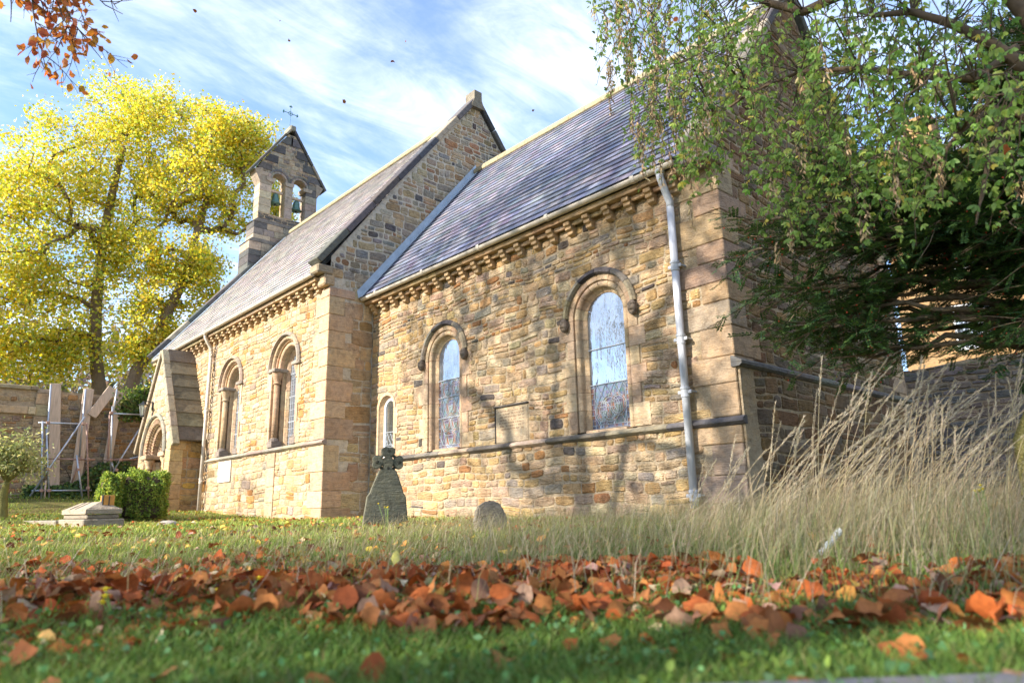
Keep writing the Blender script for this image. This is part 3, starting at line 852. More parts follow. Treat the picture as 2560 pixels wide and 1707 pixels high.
def course(name, P0, P1, prof, parent, mat, seg, cols, gap=0.006, axis=0):
    """moulding run along x (axis 0, prof (n,z) south facing) split in stones"""
    a, b = P0, P1; x = a
    while x < b - .02:
        l = random.uniform(seg * .7, seg * 1.3)
        if x + l > b - .3 * seg: l = b - x
        mb = MB(); yield_pts = []
        vs = []; n_ = len(prof)
        for xx in (x + gap / 2, x + l - gap / 2):
            for (n, z) in prof: vs.append(axis(xx, z, n))
        fs = [tuple([k, (k + 1) % n_, n_ + (k + 1) % n_, n_ + k]) for k in range(n_)] + [tuple(range(n_ - 1, -1, -1)), tuple(range(n_, 2 * n_))]
        mb.add(vs, fs, pal(cols, jit=.12)); mb.build(name, mat, parent, recalc=True)
        x += l
string_prof = [(-.03, 1.13), (.03, 1.135), (.085, 1.17), (.085, 1.195), (.02, 1.24), (-.03, 1.24)]
COL_STR = [(.16, .145, .13), (.28, .235, .18), (.12, .115, .115), (.34, .28, .21)]
course('string_course_stone', -7.72, 0.085, string_prof, church, M_weather, 1.0, COL_STR, axis=FR_south(0))
# plaque with a worn inscription
pq = empty('memorial_plaque', (0, 0, 0), church)
mb = MB(); cbox(mb, (PLQ[0], -.006, PLQ[2] - .05), (PLQ[1], .1, PLQ[3]), .01, (.43, .345, .24)); mb.build('tablet', M_ashlar, pq, recalc=True)
mb = MB(); cbox(mb, (PLQ[0] - .03, -.04, PLQ[3] + .004), (PLQ[1] + .02, .05, PLQ[3] + .03), .006, (.10, .09, .085)); mb.build('drip_ledge', M_weather, pq, recalc=True)
mb = MB(); cbox(mb, (PLQ[0] - .022, -.012, PLQ[2] - .05), (PLQ[0] - .004, .05, PLQ[3]), .003, (.08, .07, .065)); mb.build('shadow_joint', M_weather, pq, recalc=True)
mb = MB(); ZL = PLQ[3] - .08
while ZL > PLQ[2] + .12:
    u = PLQ[0] + .09 + random.uniform(0, .05)
    while u < PLQ[1] - .1:
        wl = random.uniform(.006, .016)
        if random.random() < .82: cbox(mb, (u, -.0085, ZL + random.uniform(-.004, 0)), (u + wl, .0, ZL + random.uniform(.014, .026)), .001, (.20, .13, .08))
        u += wl + random.uniform(.006, .018)
    ZL -= .052
mb.build('worn_inscription', M_ashlar, pq, recalc=True)

# quoins helper: corner block
def corner_quoins(xc, yc, sx, sy, z0, z1, parent, lens=(.42, .68), cols=PAL_ASH, hr=(.26, .44), dark=0.0, proud=.018, e_extra=0.0):
    z = z0; i = 0
    while z < z1 - .02:
        h = random.uniform(*hr)
        if z + h > z1 - .15: h = z1 - z
        lx = lens[i % 2] + random.uniform(-.06, .06); ly = lens[(i + 1) % 2] + random.uniform(-.06, .06) + e_extra
        lo = [xc - sx * lx if sx > 0 else xc - proud, yc - proud if sy < 0 else yc - ly, z + .004]
        hi = [xc + proud if sx > 0 else xc + lx, yc + ly if sy < 0 else yc + proud, z + h - .004]
        c = pal(cols, jit=.08)
        if random.random() < dark: c = pal(PAL_DARK, jit=.15)
        mb = MB(); cbox(mb, lo, hi, .012, c, jit=.002); mb.build('quoin', M_ashlar, parent, recalc=True)
        z += h; i += 1
PAL_Q = [(.42, .31, .21), (.40, .30, .20), (.44, .33, .22), (.38, .27, .19), (.43, .30, .18), (.36, .28, .21)]
corner_quoins(0, 0, 1, -1, -.2, 1.13, ch_wall, cols=PAL_Q); corner_quoins(0, 0, 1, -1, 1.245, 4.95, ch_wall, cols=PAL_Q)

# corbel table + eaves course + gutter
corbel_prof = [(0, .30), (.19, .30), (.19, .235), (.145, .225), (.145, .17), (.095, .16), (.095, .105), (0.02, .08), (0, .08)]
def corbel_mesh():
    mb = MB(); n_ = len(corbel_prof); vs = []
    for xx in (-.062, .062):
        for (n, z) in corbel_prof: vs.append((xx, -n, z))
    mb.add(vs, [(k, (k + 1) % n_, n_ + (k + 1) % n_, n_ + k) for k in range(n_)] + [tuple(range(n_ - 1, -1, -1)), tuple(range(n_, 2 * n_))], (.46, .33, .20))
    me = mb.mesh('corbel'); bm = bmesh.new(); bm.from_mesh(me); bmesh.ops.bevel(bm, geom=bm.edges[:], offset=.006, segments=1, affect='EDGES'); bmesh.ops.recalc_face_normals(bm, faces=bm.faces); bm.to_mesh(me); bm.free()
    return me
corb = corbel_mesh(); corb.materials.append(M_ashlar)
def corbels(x0, x1, step, y, z, parent):
    n = round((x1 - x0) / step)
    for k in range(n + 1):
        o = link('corbel', corb, None, parent, (x0 + (x1 - x0) * k / n, y, z))
        # small half roll between corbels
        if k < n:
            xa = x0 + (x1 - x0) * k / n + .065; xb = x0 + (x1 - x0) * (k + 1) / n - .065
            mb = MB(); tube(mb, [(xa, y - .09, z + .265), (xb, y - .09, z + .265)], .04, 8, pal(PAL_ASH)); mb.build('corbel_link', M_ashlar, parent, True)
corbels(-8.6, -.62, .40, 0.0, 4.36, church)
course('eaves_stone', XN + .02, -.02, [(-.05, 4.665), (.23, 4.665), (.245, 4.69), (.245, 4.745), (-.05, 4.745)], church, M_ashlar, .9, [(.42, .30, .19), (.36, .25, .15)], axis=FR_south(0))
def gutter(xa, xb, y, z, r, parent, mat, brk):
    g = empty('gutter', (0, 0, 0), parent); mb = MB(); vs = []; fs = []
    n_ = 9
    for xx in (xa, xb):
        for k in range(n_):
            t = math.pi + math.pi * k / (n_ - 1); vs.append((xx, y + r * math.cos(t), z + r * math.sin(t)))
        for k in range(n_):
            t = 2 * math.pi - math.pi * k / (n_ - 1); vs.append((xx, y + (r - .008) * math.cos(t), z + (r - .008) * math.sin(t)))
    m_ = 2 * n_
    fs = [(k, (k + 1) % m_, m_ + (k + 1) % m_, m_ + k) for k in range(m_)] + [tuple(range(n_)), tuple(range(m_, m_ + n_))]
    mb.add(vs, fs); mb.build('gutter_trough', mat, g, recalc=True)
    x = xa + .6
    while x < xb:
        mb = MB(); tube(mb, [(x - .035, y, z - .002), (x + .035, y, z - .002)], r + .008, 12); mb.build('gutter_joint', mat, g, recalc=True)
        x += brk
    return g
gutter(XN + .06, -.42, -.315, 4.80, .062, church, M_gutter, 1.75)

def downpipe(x, y, ztop, zbot, r, parent, mat, coll_z, off=.075, lean=0):
    p = empty('downpipe', (0, 0, 0), parent)
    mb = MB(); tube(mb, [(x, y - .30, ztop), (x, y - .30, ztop - .10), (x, y - .20, ztop - .28), (x, y - off - r + .02, ztop - .42), (x, y - off - r + .02, ztop - .52)], r, 14); mb.build('swan_neck', mat, p, True)
    mb = MB(); lathe(mb, [(r * 1.25, -.01), (r * 1.3, .05), (r * 1.3, .09), (r, .1)], 14, (x, y - .30, ztop - .04)); mb.build('outlet_collar', mat, p, True)
    mb = MB(); tube(mb, [(x, y - off - r + .02, ztop - .5), (x, y - off - r + .02, zbot)], r, 16); mb.build('pipe', mat, p, True)
    for z in coll_z:
        mb = MB(); lathe(mb, [(r, -.075), (r * 1.16, -.07), (r * 1.16, -.05), (r * 1.1, -.045), (r * 1.1, .03), (r * 1.26, .035), (r * 1.26, .065), (r, .07)], 16, (x, y - off - r + .02, z))
        for s in (-1, 1):
            cbox(mb, (x + s * r * 1.5 - .03, y - off - r + .005, z - .025), (x + s * r * 1.5 + .025, y - off - r + .025, z + .02), .006)
            tube(mb, [(x + s * r * 1.75, y - off - r, z), (x + s * r * 1.75, y + .02, z)], .012, 6)
        mb.build('pipe_collar', mat, p, recalc=True)
downpipe(-.69, 0, 4.76, .12, .053, church, M_pipe, (3.38, 2.34, 1.62, .28))
place = None

# ---------------- chancel roof
roofs = empty('chancel_roof', (0, 0, 0), church)
def roof_frame(y0, z0, y1, z1):
    dy, dz = y1 - y0, z1 - z0; Ls = math.hypot(dy, dz); dy /= Ls; dz /= Ls
    return Ls, (lambda u, s, n: (u, y0 + s * dy - n * dz, z0 + s * dz + n * dy))
SLATES = []
def slates(xa, xb, FRm, Ls, expo, wd, parent, P, store):
    rows = int(Ls / expo); e = Ls / rows
    for r_ in range(rows):
        u = xa + (0 if r_ % 2 else -wd / 2) + random.uniform(-.02, .02)
        while u < xb:
            a, b = max(u, xa), min(u + wd * random.uniform(.94, 1.06), xb)
            if b - a > .03: store.append((FRm, a, b, r_ * e - .02, r_ * e + e * 1.9, pal(P, jit=.13), parent))
            u = b if b > u else u + wd
SL_P = [(.145, .16, .215), (.17, .175, .23), (.185, .17, .215), (.13, .145, .20), (.205, .195, .225), (.15, .16, .19)]
SL_N = [(.37, .335, .315), (.33, .30, .285), (.40, .36, .33), (.31, .285, .285)]
Lc, FRc = roof_frame(-.34, 4.83, RY, 9.06)
mb = MB()
box(mb, (XN + .02, 0, -.1), (-.05, Lc, -.02), (.2, .2, .2), T=lambda p: FRc(p[0], p[1], p[2])); mb.build('roof_deck', M_slate, roofs, recalc=True)
mb = MB(); Ln_, FRn_ = roof_frame(2 * RY + .34, 4.83, RY, 9.06)
box(mb, (XN + .02, 0, -.06), (-.05, Ln_, .01), (.16, .165, .2), T=lambda p: (p[0], 2 * RY - FRc(p[0], p[1], p[2])[1], FRc(p[0], p[1], p[2])[2])); mb.build('north_slope', M_slate, roofs, recalc=True)
slates(XN + .03, -.30, FRc, Lc, .205, .30, roofs, SL_P, SLATES)
# ridge
def ridge(xa, xb, z, parent, seg=.5):
    x = xa
    while x < xb - .02:
        l = min(seg, xb - x); mb = MB(); n_ = 7; vs = []
        for xx in (x + .003, x + l - .003):
            for k in range(n_):
                t = R(200) - R(220) * k / (n_ - 1); vs.append((xx, RY + .15 * math.cos(t) , z + .11 * math.sin(t) - .06 * abs(math.cos(t)) ** 2))
            for k in range(n_):
                t = R(-20) + R(220) * k / (n_ - 1); vs.append((xx, RY + .12 * math.cos(t), z - .03 + .08 * math.sin(t) - .06 * abs(math.cos(t)) ** 2))
        m_ = 2 * n_
        mb.add(vs, [(k, (k + 1) % m_, m_ + (k + 1) % m_, m_ + k) for k in range(m_)] + [tuple(range(m_)), tuple(range(m_, 2 * m_))])
        mb.build('ridge_tile', M_ridge, parent, recalc=True); x += l
ridge(XN + .05, -.3, 9.08, roofs)
# lead flashing where the chancel roof meets the nave
fl = empty('lead_flashing', (0, 0, 0), church)
segs = 7
for k in range(segs):
    s0, s1 = Lc * k / segs - (.06 if k == 0 else 0), Lc * (k + 1) / segs + .02
    mb = MB()
    a, b = FRc(XN + .012, s0, .02), FRc(XN + .012, s1, .02)
    h = .17
    vs = []
    for xx in (XN + .012, XN + .028):
        for (p, up) in ((a, 0), (b, 0), (b, h), (a, h)): vs.append((xx + k * .0015, p[1] - up * .3, p[2] + up))
    mb.add(vs, BOXF); 
    mb.add([FRc(XN + .02, s0, .03), FRc(XN + .20, s0, .034), FRc(XN + .20, s1, .034), FRc(XN + .02, s1, .03), FRc(XN + .02, s0, .04), FRc(XN + .20, s0, .044), FRc(XN + .20, s1, .044), FRc(XN + .02, s1, .04)], BOXF)
    mb.build('lead_sheet', M_lead, fl, recalc=True)

# ---------------- chancel east wall
def gable_top(yc, half, z_e, z_r):
    return lambda u: z_e + (z_r - z_e) * max(0, 1 - abs(u - yc) / half)
ga = gable_top(RY, 3.46, 4.75, 9.25)
ew = wall_sheet(FR_east(0), 0.0, 2 * RY, -.3, ga, []).build('chancel_east_wall', M_mortar, church)
def free_e(v0, v1):
    vm = v1; hw = 3.12 if vm < 4.9 else 3.46 * (1 - (vm - 4.75) / 4.5) - .05
    lo, hi = max(RY - hw, .35 if vm < 4.9 else 0), min(RY + hw, 2 * RY - .35 if vm < 4.9 else 9)
    return [(lo, hi)] if hi - lo > .1 else []
PAL_E = [(.27, .195, .12), (.24, .18, .125), (.30, .20, .10), (.20, .16, .12), (.22, .135, .08)]  # stone tones darkened to put the east wall's deep shade into colour
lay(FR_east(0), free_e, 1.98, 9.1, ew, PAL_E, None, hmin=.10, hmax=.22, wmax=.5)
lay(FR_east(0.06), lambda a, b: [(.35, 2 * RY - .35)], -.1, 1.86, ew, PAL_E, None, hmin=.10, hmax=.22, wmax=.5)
mb = MB(); box(mb, (-.02, .02, -.3), (.052, 2 * RY - .02, 1.86)); mb.build('plinth_core', M_mortar, ew)
course('plinth_stone', -.05, 2 * RY + .06, [(-.03, 1.86), (.08, 1.86), (.12, 1.89), (.12, 1.93), (.0, 2.0), (-.03, 2.0)], church, M_weather, 1.0, [(.20, .19, .17), (.16, .16, .155)], axis=FR_east(0))
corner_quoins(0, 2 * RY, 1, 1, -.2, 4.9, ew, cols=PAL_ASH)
def coping(xa, xb, y0, z0, y1, z1, seg, parent, name='coping_stone', dark=.8, th=.15, side=1, last=None):
    Ls = math.hypot(y1 - y0, z1 - z0); dy, dz = (y1 - y0) / Ls, (z1 - z0) / Ls
    nx_, nz_ = (-dz, dy) if dy > 0 else (dz, -dy)
    s = 0
    while s < Ls - .02:
        l = random.uniform(seg * .8, seg * 1.2)
        if s + l > Ls - .4 * seg: l = Ls - s
        c = pal(PAL_DARK[:2], jit=.15) if random.random() < dark else (.33, .29, .23)
        mb = MB(); cbox(mb, (xa, s + .005, 0), (xb, s + l - .005, th), .018, c, T=lambda p: (p[0], y0 + p[1] * dy + p[2] * nx_, z0 + p[1] * dz + p[2] * nz_), jit=.002)
        mb.build(name, M_weather, parent, recalc=True); s += l
coping(-.34, .12, -.30, 4.86, RY, 9.16, .85, church, dark=.5); coping(-.34, .12, 2 * RY + .30, 4.86, RY, 9.16, .85, church, dark=.5)
mb = MB(); cbox(mb, (-.34, -.34, 4.66), (.11, .1, 4.90), .03, (.24, .21, .18)); mb.build('kneeler', M_weather, church, recalc=True)
mb = MB(); cbox(mb, (-.38, RY - .22, 9.1), (.15, RY + .22, 9.62), .04, (.25, .23, .2)); mb.build('apex_stone', M_weather, church, recalc=True)

# ---------------- nave walls
random.seed(21)
NW1, NW2 = nave_window(-10.86), nave_window(-14.16)
nv_wall = wall_sheet(FR_south(YN), XB, XN, -.3, lambda u: 5.25, [NW1, NW2]).build('nave_wall', M_mortar, church)
PC_ = -17.49
def free_nv(v0, v1):
    iv = [(XB, XN - (.62 if int(v0 / .4) % 2 else .42))]
    for wn in (NW1, NW2): iv = arch_block(iv, wn, v0, v1, .10 if (v0 + v1) / 2 < 3.5 else .03)
    if v0 < 4.75:
        hw_ = min(1.5, 1.72 * (1 - (v0 - 2.1) / 2.85)); iv = subtract(iv, PC_ - hw_, PC_ + hw_)
    return iv
PAL_NV = [(.52, .36, .18), (.53, .40, .25), (.60, .48, .32), (.52, .40, .28), (.48, .26, .10), (.36, .30, .24), (.58, .43, .24)]
W_NV = [.14, .26, .24, .16, .06, .04, .1]
lay(FR_south(YN), free_nv, 1.625, 5.1, nv_wall, PAL_NV, W_NV)
WP = (-14.58, -13.72, .96, 1.5)
def free_nv2(v0, v1):
    iv = [(XB, XN - (.55 if int(v0 / .4) % 2 else .4))]
    iv = subtract(iv, -19.0, -16.0)
    if v1 > WP[2] and v0 < WP[3]: iv = subtract(iv, WP[0], WP[1])
    iv = subtract(iv, -11.55, -11.1)
    return iv
lay(FR_south(YN), free_nv2, -.1, 1.54, nv_wall, PAL_NV, W_NV, hmin=.12, hmax=.21, wmin=.18, wmax=.5)
z = -.05
while z < 1.5:
    h = random.uniform(.3, .5); h = min(h, 1.52 - z)
    mb = MB(); cbox(mb, (-11.54, YN - .02, z), (-11.11, YN + .05, z + h - .008), .008, pal(PAL_ASH)); mb.build('jamb_stone', M_ashlar, nv_wall, recalc=True); z += h
mb = MB(); cbox(mb, (WP[0] + .02, YN - .035, WP[2]), (WP[1] - .02, YN + .02, WP[3]), .006, (.78, .74, .66)); mb.build('pale_wall_tablet', M_ashlar, church, recalc=True)
course('string_course_stone', -15.55, XN + .075, [(n, z + .39) for n, z in string_prof], church, M_weather, 1.0, [(.26, .235, .2), (.38, .32, .25), (.30, .26, .21)], axis=FR_south(YN))
corner_quoins(XN, YN, 1, -1, -.2, 1.52, nv_wall, lens=(.4, .62), cols=PAL_ASH, hr=(.3, .46)); corner_quoins(XN, YN, 1, -1, 1.635, 4.95, nv_wall, lens=(.4, .62), cols=PAL_ASH, hr=(.3, .46))
corbels(-20.5, -9.2, .42, YN, 4.80, church)
course('eaves_stone', XB, XN - .25, [(-.05, 5.105), (.23, 5.105), (.245, 5.13), (.245, 5.185), (-.05, 5.185)], church, M_ashlar, .9, [(.46, .34, .22), (.50, .38, .26)], axis=FR_south(YN))
gutter(-20.5, XN - .22, YN - .315, 5.24, .062, church, M_gutter, 1.75)
downpipe(-15.62, YN, 5.2, .1, .048, church, M_gutter, (4.6, 3.0, 1.05))
# thin cable beside the nave downpipe
mb = MB(); tube(mb, [(-15.42 + .012 * math.sin(k * 1.7), YN - .03, 4.9 - k * .16) for k in range(31)], .009, 5); mb.build('wall_cable', M_black, church)

gn = gable_top(RY, RY - YN + .3, 5.25, 11.35)
ne = wall_sheet(FR_east(XN), YN, 2 * RY - YN, -.3, gn, []).build('nave_east_wall', M_mortar_pale, church)
def chan_cut(v):   # chancel roof line on nave wall
    t = (v - 4.83) / (9.06 - 4.83)
    return -.34 + t * (RY + .34)
def free_ne(v0, v1):
    hw = (RY - YN + .3) * (1 - (v1 - 5.25) / 6.1) - .08 if v1 > 5.3 else RY - YN
    lo = max(RY - hw, YN + (.55 if int(v0 / .4) % 2 else .36) if v1 < 5.2 else YN)
    hi = RY + hw
    if v1 < 9.15:
        hi = min(hi, max(chan_cut(v0) + .1, -.02) if v0 > 4.83 else 0.0)
    return [(lo, hi)] if hi - lo > .08 else []
lay(FR_east(XN), free_ne, -.1, 5.0, ne, PAL_ASH + PAL_WARM[:4], None, hmin=.2, hmax=.4, wmin=.3, wmax=.7)
lay(FR_east(XN), free_ne, 5.0, 11.1, ne, PAL_GREY, W_GREY, hmin=.10, hmax=.22, gap=.026)
def free_ne2(v0, v1):
    hw = (RY - YN + .3) * (1 - (v1 - 5.25) / 6.1) - .08
    lo = RY + (9.06 - v0) / (9.06 - 4.83) * (RY + .34) - .1
    return [(lo, RY + hw)] if RY + hw - lo > .1 and v1 < 9.1 else []
NEB = MB()
coping(XN - .36, XN + .10, YN - .28, 5.42, RY, 11.20, .95, church, dark=.75); coping(XN - .36, XN + .10, 2 * RY - YN + .28, 5.42, RY, 11.20, .95, church, dark=.75)
mb = MB(); cbox(mb, (XN - .34, YN - .34, 5.22), (XN + .04, YN + .05, 5.42), .03, (.30, .25, .18)); mb.build('kneeler', M_weather, church, recalc=True)
mb = MB(); cbox(mb, (XN - .30, YN - .16, 4.97), (XN + .03, YN + .1, 5.215), .03, (.42, .32, .21)); mb.build('kneeler', M_weather, church, recalc=True)
mb = MB()
vs = []
for xx in (XN - .28, XN + .12):
    vs += [(xx, RY - .24, 11.0), (xx, RY + .24, 11.0), (xx, RY + .135, 11.26), (xx, RY + .13, 11.52), (xx, RY - .13, 11.52), (xx, RY - .135, 11.26)]
mb.add(vs, [(0, 1, 7, 6), (1, 2, 8, 7), (2, 3, 9, 8), (3, 4, 10, 9), (4, 5, 11, 10), (5, 0, 6, 11), (5, 4, 3, 2, 1, 0), (6, 7, 8, 9, 10, 11)], (.22, .20, .16)); mb.build('apex_stone', M_weather, church, recalc=True)

# nave roof
nroof = empty('nave_roof', (0, 0, 0), church)
Lv, FRv = roof_frame(YN - .34, 5.25, RY, 11.0)
mb = MB(); box(mb, (XB - .0, 0, -.1), (XN - .3, Lv, -.02), (.2, .2, .2), T=lambda p: FRv(p[0], p[1], p[2])); mb.build('roof_deck', M_slate, nroof, recalc=True)
mb = MB(); box(mb, (XB, 0, -.06), (XN - .3, Lv, .01), (.2, .19, .2), T=lambda p: (p[0], 2 * RY - FRv(*p)[1], FRv(*p)[2])); mb.build('north_slope', M_slate, nroof, recalc=True)
slates(XB + .42, XN - .34, FRv, Lv, .215, .32, nroof, SL_N, SLATES)
ridge(XB + .55, XN - .4, 11.03, nroof)
mb = MB(); box(mb, (XB + .28, .0, .03), (XB + .47, Lv - .3, .045), (1, 1, 1), T=lambda p: FRv(*p)); mb.build('verge_flashing', M_lead, nroof, recalc=True)
coping(XB - .25, XB + .28, YN - .30, 5.38, 1.75, 9.30, .9, church, dark=.6)
coping(XB - .25, XB + .28, 2 * RY - YN + .30, 5.38, 2 * RY - 1.75, 9.30, .9, church, dark=.6)
# nave west and north walls
mb = MB()
gw = gn
w2 = wall_sheet(FR_west(XB), YN, 2 * RY - YN, -.3, gw, []); w2.build('nave_west_wall', M_mortar, church)
mb = MB(); box(mb, (XB, 2 * RY - YN - .05, -.3), (XN, 2 * RY - YN, 5.25)); box(mb, (XN, 2 * RY - .05, -.3), (0, 2 * RY, 4.8)); mb.build('north_wall', M_mortar, church)

def slate_geo(s):
    FRm, a, b, s0, s1, col, par = s
    g = .003; j = random.uniform(-.004, .004); t = .009
    return ([FRm(a + g, s0 + j, .022), FRm(b - g, s0 - j, .022), FRm(b - g, s1, -.018), FRm(a + g, s1, -.018), FRm(a + g, s0 + j, .022 + t), FRm(b - g, s0 - j, .022 + t + random.uniform(0, .003)), FRm(b - g, s1, -.018 + t), FRm(a + g, s1, -.018 + t)], BOXF)
def slate_area(s):
    FRm, a, b, s0, s1 = s[:5]
    q = np.array([FRm(a, s0, 0), FRm(b, s0, 0), FRm(b, s0 + .2, 0), FRm(a, s0 + .2, 0)]); px, py, z = proj(q)
    if px.mean() > 1900 or px.mean() > 2560 or py.mean() < 0: return 0
    return 0.5 * abs(np.dot(px, np.roll(py, 1)) - np.dot(py, np.roll(px, 1)))
order = sorted(range(len(SLATES)), key=lambda i: -slate_area(SLATES[i])); big = set(order[:300])
rest = {}
for i, s in enumerate(SLATES):
    v_, f_ = slate_geo(s)
    if i in big:
        mb = MB(); mb.add(v_, f_, s[5]); mb.build('slate', M_slate, s[6], recalc=True)
    else:
        rest.setdefault(s[6].name, (MB(), s[6]))[0].add(v_, f_, s[5])
for k, (mb, par) in rest.items(): tag(mb.build('slate_courses', M_slate, par, recalc=True), kind='stuff')

# ---------------- porch
porch = empty('porch', (0, 0, 0), church)
PX0, PX1, PYF, PC = -19.05, -15.93, -1.95, -17.49
FRp = FR_south(PYF)
PR, PZS = .60, 1.92
pg = lambda u: 2.25 + (4.86 - 2.25) * max(0, 1 - abs(u - PC) / 1.56)
wall_sheet(FRp, PX0, PX1, -.2, pg, [(PC, PR + .36, PZS, 0.0)]).build('porch_front_wall', M_mortar, porch)
pf = porch.children[0]
PSTONES = STONES
def free_pf(v0, v1):
    hw = 1.50 if v1 < 2.3 else 1.56 * (1 - (v1 - 2.25) / 2.61) - .04
    if hw < .06: return []
    iv = [(PC - hw, PC + hw)]
    return arch_block(iv, (PC, PR + .36, PZS, -1), v0, v1, .12)
lay(FRp, free_pf, 0.1, 4.75, pf, [(.58, .45, .30), (.55, .43, .30), (.60, .48, .33), (.52, .36, .2)], None, hmin=.16, hmax=.3, wmin=.22, wmax=.5, gap=.01)
for (ya, xx, nm) in ((0, PX1, 'porch_east_wall'), (1, PX0, 'porch_west_wall')):
    F_ = FR_east(xx) if ya == 0 else FR_west(xx)
    o = wall_sheet(F_, PYF, YN, -.2, lambda u: 2.26, []).build(nm, M_mortar, porch)
    if ya == 0: lay(F_, lambda a, b: [(PYF + .005, YN)], .0, 2.24, o, [(.55, .34, .10), (.50, .33, .15), (.45, .28, .15), (.53, .36, .17)], None, hmin=.12, hmax=.34, wmin=.2, wmax=.5, gap=.01)
# stone slab roof
for sgn in (1, -1):
    Lp = math.hypot(1.70, 2.85); rows = 7
    for k in range(rows):
        s0, s1 = Lp * k / rows, Lp * (k + 1) / rows
        def T(p, s=sgn): # p: (y, s, n)
            du, dz = -1.70 / Lp, 2.85 / Lp
            return (PC + s * (1.70 + p[1] * du + p[2] * dz), p[0], 2.12 + p[1] * dz - p[2] * du)
        mb = MB(); c = pal([(.17, .145, .105), (.20, .165, .12), (.15, .13, .105)], jit=.12)
        cbox(mb, (PYF + .10, s0 - .01, .0 ), (YN + .02, s1 + .02, .085 - .012 * 0 ), .012, c, T=lambda p: T((p[0], p[1], p[2] + .03 * (1 - (p[1] - s0) / (s1 - s0)))), jit=.003)
        mb.build('roof_slab', M_weather, porch, recalc=True)
    # front coping of the gable
    Ls = math.hypot(1.82, 2.95); s = 0
    while s < Ls - .02:
        l = random.uniform(.45, .7); l = min(l, Ls - s)
        if Ls - s - l < .2: l = Ls - s
        mb = MB()
        cbox(mb, (PYF - .07, s + .004, .0), (PYF + .12, s + l - .004, .13), .015, pal([(.33, .29, .22), (.38, .32, .24)], jit=.1), T=lambda p: (PC + sgn * (1.80 - p[1] * 1.82 / Ls + p[2] * 2.95 / Ls), p[0], 1.98 + p[1] * 2.95 / Ls + p[2] * 1.82 / Ls), jit=.002)
        mb.build('coping_stone', M_weather, porch, recalc=True); s += l
corner_quoins(PX1, PYF, 1, -1, -.1, 2.24, pf, lens=(.3, .36), cols=[(.52, .40, .26), (.50, .36, .2)], hr=(.26, .4), proud=.022)
# doorway orders
dw = empty('doorway', (0, 0, 0), porch)
orders = [[(0, -.46), (0, -.36), (.07, -.3), (.09, -.3), (.09, -.46)], [(.093, -.4), (.093, -.24)] + arc_prof((.15, -.24), .05, 180, 0, 6) + [(.215, -.24), (.215, -.4)], [(.218, -.3), (.218, -.1), (.24, -.08), (.36, -.02), (.39, .012), (.44, .012), (.44, -.3)]]
for pr in orders:
    ring = list(np.linspace(180, 0, 10))
    for a, b in zip(ring[:-1], ring[1:]):
        mb = MB(); sweep(mb, FRp, PC, PR, PZS, path_nodes(0, 0, 0, 0, 'A', a - .5, b + .5), pr, pal(PAL_ASH, jit=.06)); mb.build('voussoir', M_ashlar, dw, recalc=True)
for (ro, nn, nt_) in ((.155, -.17, 26), (.30, -.03, 30)):   # chevrons
    for k in range(nt_):
        t0, t1, t2 = [180 - 180 * (k + q) / nt_ for q in (0.04, .5, .96)]
        P = lambda t, o, d: FRp(PC + (PR + o) * math.cos(R(t)), PZS + (PR + o) * math.sin(R(t)), d)
        mb = MB(); tube(mb, [P(t0, ro - .05, nn), P(t1, ro + .055, nn + .03), P(t2, ro - .05, nn)], .026, 6, pal(PAL_ASH, jit=.08)); mb.build('chevron', M_ashlar, dw, recalc=True)
hood = [(.44, -.03), (.44, .05), (.47, .09), (.51, .09), (.54, .05), (.54, -.03)]
ring = list(np.linspace(182, -2, 8))
for a, b in zip(ring[:-1], ring[1:]):
    mb = MB(); sweep(mb, FRp, PC, PR, PZS, path_nodes(0, 0, 0, 0, 'A', a - .4, b + .4), hood, pal([(.30, .29, .24), (.36, .33, .26)], jit=.1)); mb.build('hood_stone', M_weather, dw, recalc=True)
for sx in (-1, 1):
    z = -.05
    while z < PZS - .25:
        h = min(random.uniform(.35, .5), PZS - .2 - z)
        mb = MB(); sd = 'L' if sx < 0 else 'R'
        sweep(mb, FRp, PC, PR, PZS, [(sd, z + .003), (sd, z + h - .003)], [(0, -.46), (0, -.36), (.06, -.28), (.08, -.28), (.08, -.2), (.25, -.2), (.25, -.05), (.28, .012), (.44, .012), (.44, -.46)], pal(PAL_ASH, jit=.07)); mb.build('jamb_stone', M_ashlar, dw, recalc=True); z += h
    px = PC + sx * (PR + .165)
    mb = MB(); lathe(mb, [(.09, .1), (.085, .3), (.08, 1.5)], 14, (px, PYF + .12, 0), pal(PAL_ASH)); mb.build('column_shaft', M_ashlar, dw, True)
    mb = MB(); lathe(mb, [(.105, 1.48), (.105, 1.51), (.085, 1.515), (.1, 1.6), (.15, 1.72), (.15, 1.76)], 14, (px, PYF + .12, 0), pal(PAL_ASH)); mb.build('column_capital', M_ashlar, dw, True)
    mb = MB(); xa, xb = sorted((PC + sx * (PR - .03), PC + sx * (PR + .5))); cbox(mb, (xa, PYF - .06, 1.765), (xb, PYF + .4, 1.9), .02, (.44, .34, .24)); mb.build('impost', M_ashlar, dw, recalc=True)
mb = MB()
for k in range(7):
    u0 = PC - PR + k * 2 * PR / 7; u1 = u0 + 2 * PR / 7 - .006
    um = (u0 + u1) / 2; zt = PZS + math.sqrt(max(0, PR ** 2 - (um - PC) ** 2)) - .01
    mb = MB(); cbox(mb, (u0, PYF + .47, -.1), (u1, PYF + .52, zt), .004); mb.build('door_plank', M_oak, dw, recalc=True)

